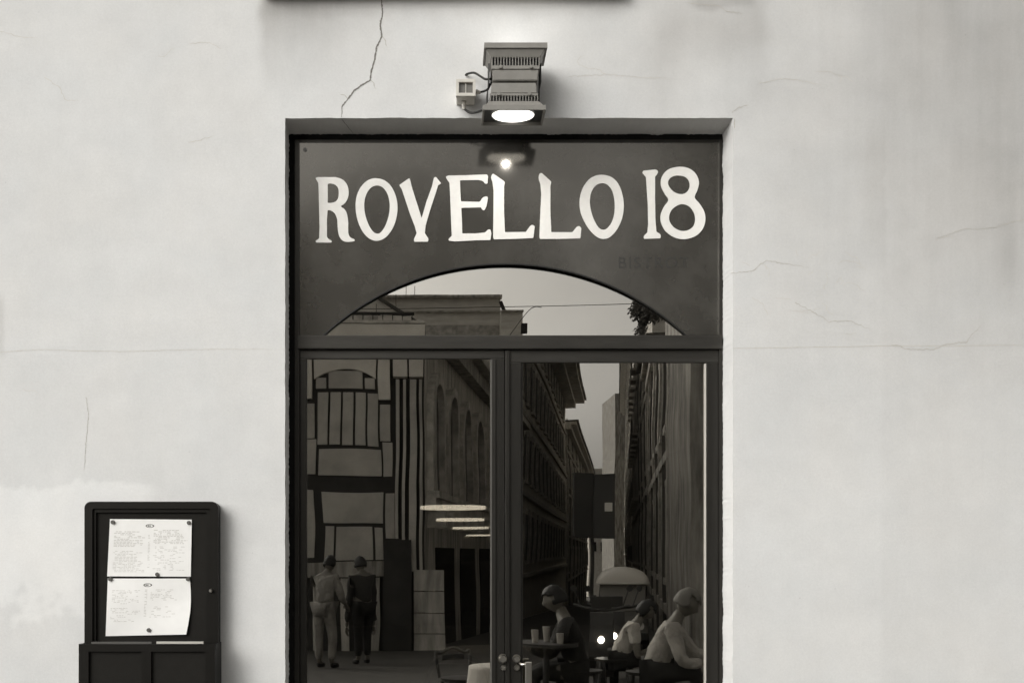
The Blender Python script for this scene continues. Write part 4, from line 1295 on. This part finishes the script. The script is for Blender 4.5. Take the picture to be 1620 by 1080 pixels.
# --- tree-like rooftop clump at right of the fanlight
tr = empty('roof_tree', Q(1022, 470, 42), 'leafy roof-garden tree against the sky at the right end of the fanlight', 'tree')
bm = bmesh.new(); cyl(bm, Q(1024, 520, 42), Q(1022, 435, 42), .12, .06, seg=8)
for k in range(5):
    cyl(bm, Q(1022, 450, 42), Q(1008 + k * 8, 415 + 4 * (k % 2), 42 + (k - 2) * .3), .05, .02, seg=6)
obj('trunk', bm, M['wood'], tr)
bm = bmesh.new()
r = random.Random(5)
cl = [Vector((r.gauss(0, 10), r.gauss(0, 12))) for _ in range(16)]
for k in range(2600):
    c = cl[k % 16]
    px = 1024 + c.x + r.gauss(0, 4.5); py = 424 + c.y + r.gauss(0, 5); dd = 42 + r.gauss(0, .35)
    p = Q(px, py, dd); s = 0.07
    n = Vector((r.uniform(-1, 1), r.uniform(-1, 1), r.uniform(-1, 1))).normalized()
    t = n.orthogonal().normalized(); b2 = n.cross(t)
    bm.faces.new([bm.verts.new(p + t * s), bm.verts.new(p + b2 * s * .5), bm.verts.new(p - t * s), bm.verts.new(p - b2 * s * .5)])
obj('crown', bm, M['leaf'], tr)

rh = empty('rooftop_house', Q(1065, 470, 62), 'pale rooftop storey behind the leafy tree, at the right tip of the fanlight', 'building')
a = Q(1038, 470, 62); b = Q(1130, 423, 62)
obj('wall', B(a.x, b.x, RY(62) - 6, RY(62), 0, b.z), M['st_pale2'], rh)
vbox('coping', 1036, 1132, 420.5, 423, 62, .3, M['st_mid'], rh)
# --- overhead wires
for pts, lbl in ((((860, 418, 30), (838, 424, 30), (790, 490, 30)), 'thin slanting wire crossing the sky above the street'),
                 (((560, 420, 32), (830, 415.5, 32), (1010, 411, 32), (1160, 405, 32)), 'nearly level wire strung across the street at roof height')):
    bm = bmesh.new(); tube(bm, spline([Q(*q) for q in pts], 6), 0.010, 5)
    obj('overhead_wire', bm, M['wire'], None, lbl, 'wire')

Q, vbox = Q0, vb0
# --- notice box on a post in the street
d = 20
nb = empty('notice_board', (Q(938, 0, d).x, RY(d), gz(RY(d))), 'dark box-shaped board on a post with a small white plate, mirrored in the right pane', 'notice board')
vbox('dark_box', 905, 936, 748, 850, d, .16, M['st_vdark'], nb)
vbox('grey_face', 937, 972, 750, 850, d, .12, M['van_dark'], nb)
vbox('white_plate', 956, 968, 795, 808, d, .135, M['van_white'], nb)
obj('post', B(Q(937, 0, d).x - .03, Q(937, 0, d).x + .03, RY(d) - .14, RY(d) - .08, gz(RY(d)), Q(0, 760, d).z), M['st_vdark'], nb)

# --- delivery van far down the street, facing us
d = 23.4; vz = gz(RY(d)); xv = Q(985, 0, d).x; yv = RY(d)
van = empty('delivery_van', (xv, yv, vz), 'small grey delivery van with a white rounded roof, behind the seated people', 'van')
def loft(secs, n=None):
    """secs: list of (y, [(x,z)...]) rings"""
    bm = bmesh.new(); rings = [[bm.verts.new((xv + x, yv + y, vz + z)) for x, z in pts] for y, pts in secs]
    for a_, b_ in zip(rings, rings[1:]):
        for k in range(len(a_)): bm.faces.new((a_[k], a_[(k + 1) % len(a_)], b_[(k + 1) % len(b_)], b_[k]))
    bm.faces.new(rings[0]); bm.faces.new(rings[-1]); return bm
def vs_(w0, w1, z0, z1): return [(-w0, z0), (w0, z0), (w0 + .03, (z0 + z1) * .5), (w1, z1 - .06), (w1 - .1, z1), (-w1 + .1, z1), (-w1, z1 - .06), (-w0 - .03, (z0 + z1) * .5)]
obj('body', loft([(-4.6, vs_(.9, .85, .3, 1.9)), (-.9, vs_(.92, .86, .3, 1.92)), (-.4, vs_(.92, .80, .3, 1.55)), (0, vs_(.92, .86, .3, 1.10)), (.45, vs_(.9, .82, .32, .95)), (.55, vs_(.86, .78, .35, .85))]), M['shutter'], van, smooth=False)
def dome(w, z0, h): return [(w * math.cos(math.pi * k / 10), z0 + h * math.sin(math.pi * k / 10) ** .8) for k in range(11)]
obj('roof_cap', loft([(-4.62, dome(.95, 1.80, .4)), (-1.6, dome(1.0, 1.80, .44)), (-1.1, dome(1.03, 1.79, .40)), (-.7, dome(1.04, 1.78, .28)), (-.4, dome(1.0, 1.77, .08))]), M['van_roof'], van, smooth=True)
bm = bmesh.new()
f = [bm.verts.new((xv + x, yv + y, vz + z)) for x, y, z in ((-.86, -.62, 1.80), (.86, -.62, 1.80), (.84, .12, 1.10), (-.84, .12, 1.10))]
k_ = [bm.verts.new(v_.co + Vector((0, -.06, -.03))) for v_ in f]
bm.faces.new(f); bm.faces.new(k_[::-1])
for i in range(4): bm.faces.new((f[i], k_[i], k_[(i + 1) % 4], f[(i + 1) % 4]))
obj('windscreen', bm, M['van_glass'], van)
for sx in (-1, 1):
    bm = bmesh.new(); cyl(bm, (xv + sx * .66, yv + .5, vz + .7), (xv + sx * .66, yv + .62, vz + .7), .12, .1, seg=12); obj('headlight', bm, M['van_white'], van)
    bm = bmesh.new(); box(bm, xv + sx * 1.08 - .09, xv + sx * 1.08 + .09, yv - .1, yv, vz + 1.2, vz + 1.5, bev=.02); obj('wing_mirror', bm, M['van_dark'], van)
    for yy in (-.1, -3.4):
        bm = bmesh.new(); cyl(bm, (xv + sx * .72, yv + yy, vz + .32), (xv + sx * .94, yv + yy, vz + .32), .32, seg=20)
        w_ = obj('wheel', bm, M['tyre'], van)
        bm = bmesh.new(); cyl(bm, (xv + sx * .94, yv + yy, vz + .32), (xv + sx * .955, yv + yy, vz + .32), .19, seg=16); obj('rim', bm, M['bead'], w_)
obj('bumper', B(xv - .9, xv + .9, yv + .4, yv + .68, vz + .32, vz + .52, bev=.03), M['van_dark'], van)
obj('number_plate', B(xv - .26, xv + .26, yv + .681, yv + .695, vz + .38, vz + .48), M['van_white'], van)

van.scale = (0.53, 0.53, 0.74); van.rotation_euler.z = math.radians(8.5)
for c_ in van.children:
    if c_.name.startswith('wheel'):
        for w_ in [c_] + list(c_.children): w_.data.transform(Matrix.Diagonal((1, 1, 0.716, 1)))
# --- scooters
def scooter(px, d, label, rz=0.0):
    o = Vector((Q(px, 0, d).x, RY(d), gz(RY(d))))
    e = empty('scooter', tuple(o), label, 'scooter', 'scooters parked along the street', None, rz)
    def add(n, bm, mm, par=None, **k): bm.transform(pmat(e)); return obj(n, bm, mm, par or e, **k)
    for y in (.6, -.6):
        bm = bmesh.new(); cyl(bm, (-.05, y, .22), (.05, y, .22), .22, seg=20); w_ = add('wheel', bm, M['tyre'])
        bm = bmesh.new(); cyl(bm, (-.056, y, .22), (.056, y, .22), .12, seg=14); add('rim', bm, M['bead'], w_)
    bm = bmesh.new()
    pr = [(.50, .40), (.62, .46), (.60, .62), (.46, .95), (.38, .95), (.36, .45), (.1, .30), (-.1, .30), (-.2, .68), (-.75, .78), (-.85, .60), (-.72, .42), (-.4, .30), (-.35, .2), (.2, .18), (.42, .28)]
    a_ = [bm.verts.new((-.14, y, z)) for y, z in pr]; b_ = [bm.verts.new((.14, y, z)) for y, z in pr]
    bm.faces.new(a_); bm.faces.new(b_[::-1])
    for i in range(len(pr)): bm.faces.new((a_[i], b_[i], b_[(i + 1) % len(pr)], a_[(i + 1) % len(pr)]))
    bmesh.ops.triangulate(bm, faces=[f for f in bm.faces if len(f.verts) > 4])
    add('body', bm, M['van_dark'])
    bm = bmesh.new(); box(bm, -.13, .13, -.8, -.15, .77, .86, bev=.03); add('seat', bm, M['tyre'])
    bm = bmesh.new(); tube(bm, [(-.33, .36, 1.03), (-.2, .42, 1.0), (0, .45, .98), (.2, .42, 1.0), (.33, .36, 1.03)], .018, 8); add('handlebar', bm, M['van_dark'])
    bm = bmesh.new(); cyl(bm, (0, .52, .64), (0, .63, .64), .040, .036, seg=16); add('headlight', bm, M['headlamp'])
    bm = bmesh.new(); box(bm, -.12, .12, .44, .452, 1.0, 1.14, bev=.004); add('wind_shield', bm, M['van_dark'])
    for sx in (-1, 1):
        bm = bmesh.new(); tube(bm, [(sx * .25, .40, 1.02), (sx * .32, .38, 1.22)], .008, 6); cyl(bm, (sx * .33, .36, 1.23), (sx * .33, .385, 1.23), .038, seg=12); add('mirror', bm, M['van_dark'])
    return e
scooter(952, 14.2, 'nearer of the two dark scooters standing side by side with a bright headlight', .15)
scooter(968, 15.4, 'farther of the two dark scooters standing side by side with a bright headlight', .1)

# ------------------------------------------------------------------ people sitting outside the cafe behind the camera
def skin_mesh(verts, edges, radii, root=0, sub=1):
    me = bpy.data.meshes.new('s'); me.from_pydata([tuple(v_) for v_ in verts], edges, [])
    o = bpy.data.objects.new('tmp', me); link(o)
    md = o.modifiers.new('s', 'SKIN'); md.use_smooth_shade = True
    sv = me.skin_vertices[0].data
    for i, r_ in enumerate(radii):
        sv[i].radius = (r_, r_) if isinstance(r_, (int, float)) else r_
        sv[i].use_root = (i == root)
    m2 = o.modifiers.new('u', 'SUBSURF'); m2.levels = sub; m2.render_levels = sub
    dg = bpy.context.evaluated_depsgraph_get()
    out = bpy.data.meshes.new_from_object(o.evaluated_get(dg))
    bpy.data.objects.remove(o); bpy.data.meshes.remove(me)
    bm = bmesh.new(); bm.from_mesh(out); bpy.data.meshes.remove(out)
    return bm
def join(bms):
    t = bmesh.new()
    for b_ in bms:
        me = bpy.data.meshes.new('j'); b_.to_mesh(me); b_.free(); t.from_mesh(me); bpy.data.meshes.remove(me)
    return t
def head_bm(c, fwd, tilt):
    """an egg-shaped head with brow, nose, mouth, chin and ears; looks along local +x before turning"""
    bm = bmesh.new()
    bmesh.ops.create_uvsphere(bm, u_segments=28, v_segments=20, radius=1)
    for v_ in bm.verts:
        x, y, z = v_.co
        jaw = 1 - .28 * max(0, -z) ** 1.2
        X, Y, Z = x * .098 * jaw, y * .075 * jaw, z * .118
        if x > .3:
            X += .022 * math.exp(-((y / .22) ** 2)) * math.exp(-((z + .12) / .22) ** 2)      # nose
            X -= .010 * (math.exp(-(((abs(y) - .38) / .2) ** 2)) * math.exp(-((z - .08) / .16) ** 2))   # eye sockets
            X += .006 * math.exp(-((y / .3) ** 2)) * math.exp(-((z + .48) / .09) ** 2)        # lips
            X += .008 * math.exp(-((y / .3) ** 2)) * math.exp(-((z + .85) / .15) ** 2)        # chin
        if abs(y) > .85 and abs(z + .05) < .25: Y += math.copysign(.012, y)                   # ears
        v_.co = (X, Y, Z)
    R_ = Matrix.Rotation(tilt, 4, 'Y')
    bm.transform(Matrix.Translation(c) @ R_)
    return bm
def hair_bm(c, tilt, long=False):
    bm = bmesh.new()
    bmesh.ops.create_uvsphere(bm, u_segments=24, v_segments=18, radius=1)
    kill = [v_ for v_ in bm.verts if (v_.co.x > .30 + .25 * noise.noise(v_.co * 4) and v_.co.z < .40 + .3 * noise.noise(v_.co * 5)) or (v_.co.z < (-.8 if long else -.45) + .7 * v_.co.x * (v_.co.x > -.3) + .25 * noise.noise(v_.co * 6))]
    bmesh.ops.delete(bm, geom=kill, context='VERTS')
    for v_ in bm.verts:
        x, y, z = v_.co
        n_ = 1 + .05 * noise.noise(Vector((x * 6, y * 6, z * 6)))
        n_ += .05 * noise.noise(Vector((x * 14, y * 14, z * 5)))
        n_ += .06 + .06 * noise.noise(Vector((x * 3 + 7, y * 3, z * 3)))
        v_.co = (x * .106 * n_ - .006, y * .083 * n_, z * .124 * n_ + .005)
    bmesh.ops.solidify(bm, geom=bm.faces[:], thickness=-0.01)
    bm.transform(Matrix.Translation(c) @ Matrix.Rotation(tilt, 4, 'Y'))
    return bm
def person(px, d, rz, label, lean, nod, handR, handL, top, trousers, hair, long=False, sleeves='long', scale=1.0, zoff=0.0, group=None, stand=False):
    o = Vector((Q(px, 0, d).x, RY(d), gz(RY(d)) + zoff))
    e = empty('person', tuple(o), label, 'person', group, None, rz)
    e.scale = (scale,) * 3
    Tm = pmat(e)
    V = Vector
    hip = V((0, 0, .50)); sp = V((math.sin(lean) * .25, 0, .50 + math.cos(lean) * .25)); ch = V((math.sin(lean) * .44, 0, .50 + math.cos(lean) * .43))
    nk = ch + V((math.sin(lean) * .12 + .02, 0, .12)); hd = nk + V((.05 + .05 * math.sin(nod), 0, .13 - .03 * nod))
    verts = [hip, sp, ch, nk, nk + V((.015, 0, .07))]; edges = [(0, 1), (1, 2), (2, 3), (3, 4)]; rad = [(.15, .12), (.14, .105), (.155, .11), .058, .052]
    arms = []
    for s, h_ in ((1, handL), (-1, handR)):
        sh = ch + V((0, s * .185, .03)); h_ = V(h_)
        mid = (sh + h_) / 2; dd = (h_ - sh).length; drop = math.sqrt(max(.0, .29 ** 2 - (dd / 2) ** 2))
        el = mid + V((-.25, s * .35, -1)).normalized() * drop
        i = len(verts)
        verts += [sh, el, h_]; edges += [(2, i), (i, i + 1), (i + 1, i + 2)]; rad += [.062, .043, .028]
        arms.append((sh, el, h_))
    for s in (1, -1):
        i = len(verts)
        verts += ([V((0, s * .09, .48)), V((.03 + .05 * s, s * .10, .04)), V((.0 + .02 * s, s * .10, -.36)), V((.13 + .02 * s, s * .12, -.41))] if stand else
                  [V((.02, s * .10, .50)), V((.42, s * .13, .50)), V((.40, s * .13, .09)), V((.52, s * .14, .04))])
        edges += [(0, i), (i, i + 1), (i + 1, i + 2), (i + 2, i + 3)]; rad += [.095, .062, .042, (.04, .03)]
    parts = [skin_mesh(verts, edges, rad), head_bm(hd, 0, nod)]
    for (sh, el, h_), s in zip(arms, (1, -1)):
        f = (h_ - el).normalized(); side = f.cross(V((0, 0, 1))).normalized(); up = side.cross(f).normalized()
        pal = h_ + f * .05
        pv = [h_ - f * .01, pal + f * .03]; parts.append(skin_mesh(pv, [(0, 1)], [(.030, .017), (.038, .015)]))
        for k, (off, ln) in enumerate(((-.03, .066), (-.010, .078), (.010, .072), (.029, .056))):
            b0 = pal + side * off * 1.0
            b1 = b0 + f * ln * .55 - up * .008; b2 = b1 + f * ln * .35 - up * .018; b3 = b2 + f * ln * .2 - up * .02
            parts.append(skin_mesh([b0, b1, b2, b3], [(0, 1), (1, 2), (2, 3)], [.0095, .009, .008, .0065]))
        t0 = h_ + f * .015 + side * .02 * s; t1 = t0 + side * .028 * s + f * .03 - up * .01; t2 = t1 + f * .03 - up * .012
        parts.append(skin_mesh([t0, t1, t2], [(0, 1), (1, 2)], [.012, .010, .008]))
    bm = join(parts); bm.transform(Tm); obj('body', bm, M['skin'], e, smooth=True)
    # shirt
    nk2 = ch + (nk - ch) * .45
    v2 = [hip, sp, ch, nk2]; e2 = [(0, 1), (1, 2), (2, 3)]; r2 = [(.172, .14), (.165, .13), (.178, .13), (.085, .08)]
    for (sh, el, h_) in arms:
        i = len(v2)
        if sleeves == 'long':
            v2 += [sh, el, el + (h_ - el) * .82]; e2 += [(2, i), (i, i + 1), (i + 1, i + 2)]; r2 += [.080, .060, .042]
        else:
            v2 += [sh, sh + (el - sh) * .62]; e2 += [(2, i), (i, i + 1)]; r2 += [.082, .068]
    bm = skin_mesh(v2, e2, r2, sub=2)
    for q in bm.verts: q.co += 0.018 * noise.noise_vector(q.co * 8) + 0.009 * noise.noise_vector(q.co * 24)
    bm.transform(Tm); obj('shirt', bm, top, e, smooth=True)
    v3 = [hip + V((0, 0, -.01))]; e3 = []; r3 = [(.165, .13)]
    for s in (1, -1):
        i = len(v3); v3 += ([V((0, s * .09, .46)), V((.03 + .05 * s, s * .10, .04)), V((.0 + .02 * s, s * .10, -.33))] if stand else [V((.04, s * .10, .50)), V((.43, s * .13, .51)), V((.40, s * .13, .13))]); e3 += [(0, i), (i, i + 1), (i + 1, i + 2)]; r3 += [.115, .082, .065]
    bm = skin_mesh(v3, e3, r3); bm.transform(Tm); obj('trousers', bm, trousers, e, smooth=True)
    for s in (1, -1):
        bm = skin_mesh([V((-.02 + .02 * s, s * .11, -.40)), V((.06 + .02 * s, s * .115, -.405)), V((.16 + .02 * s, s * .12, -.415))] if stand else [V((.38, s * .13, .05)), V((.46, s * .135, .045)), V((.56, s * .14, .035))], [(0, 1), (1, 2)], [(.045, .05), (.05, .045), (.042, .035)])
        bm.transform(Tm); obj('shoe', bm, M['tyre'], e, smooth=True)
    bm = hair_bm(hd, nod, long); bm.transform(Tm); obj('hair', bm, hair, e, smooth=True)
    return e
CH = M['wood']
def seat_for(px, d, rz, label):
    e = chair(Q(px, 0, d).x, RY(d), gz(RY(d)) - 0.005, rz, label.replace('bentwood chair', 'wooden stool'), CH, 0)
    e.name = 'stool'; e['category'] = 'stool'
    return e
# facing: local +x. rz 0 = facing the right of the picture
person(1030, 10.7, math.radians(12), 'grey-haired man in a pale long-sleeved shirt, seated leaning forward with one arm stretched out', .42, .55, (.62, -.12, .62), (.50, .2, .60), M['shirt'], M['darkcloth'], M['hairg'], zoff=-.05)
seat_for(1026, 10.75, math.radians(12), 'dark bentwood chair under the man in the pale long-sleeved shirt')
person(974, 13.0, math.radians(8), 'dark-haired person in a pale t-shirt, seated bent forward looking down', .5, .75, (.42, -.1, .62), (.42, .12, .62), M['tee'], M['darkcloth'], M['hairm'], True, 'short', zoff=-.02, scale=.9)
seat_for(971, 13.0, math.radians(8), 'dark bentwood chair under the person in the pale t-shirt')
person(915, 11.0, math.radians(185), 'dark-clothed person seated side-on at the small cafe table', .25, .3, (.5, -.14, .74), (.5, .14, .74), M['darkcloth'], M['darkcloth'], M['hairm'], zoff=-.06)
seat_for(918, 11.0, math.radians(185), 'dark bentwood chair under the dark-clothed person')
person(514, 18.5, math.radians(-60), 'person in white standing at the left, faint in the left door pane', .10, .30, (.16, -.24, .16), (.30, .20, .50), M['white'], M['white'], M['hairm'], zoff=.45, stand=True)
person(574, 19.5, math.radians(-120), 'person in grey standing beside the one in white, faint in the left door pane', .08, .2, (.12, -.24, .14), (.12, .24, .14), M['st_vdark'], M['darkcloth'], M['hairm'], zoff=.45, stand=True)
dining_table(Q(788, 0, 9.2).x, RY(9.2), .22, 'low round table outdoors under a pale cloth, mirrored low in the left pane', gz(RY(9.2)), .60)
round_cloth(Q(788, 0, 9.2).x, RY(9.2), gz(RY(9.2)) + .60, .23, 'pale cloth on the low outdoor table')
chair(Q(735, 0, 9.9).x, RY(9.9), gz(RY(9.9)) - .005, math.radians(60), 'dark chair with curved back rail beside the low pale-clothed outdoor table', CH, .70)
tx = Q(872, 0, 10.8).x - .05
dining_table(tx, RY(10.8), .3, 'small round cafe table outdoors beside the dark-clothed person', gz(RY(10.8)), .72)
for k, (dx, dy, h_) in enumerate(((-.1, .05, .11), (.12, .1, .09), (.02, -.12, .13))):
    z0 = gz(RY(10.8)) + .72
    bm = bmesh.new(); cyl(bm, (tx + dx, RY(10.8) + dy, z0), (tx + dx, RY(10.8) + dy, z0 + h_), .028, .034, seg=14)
    obj('cup', bm, M['cupw'], None, ('pale cup at the left of the small cafe table', 'shorter pale cup at the right of the small cafe table', 'tallest pale cup, at the back of the small cafe table')[k], 'cup', 'cups on the cafe table')
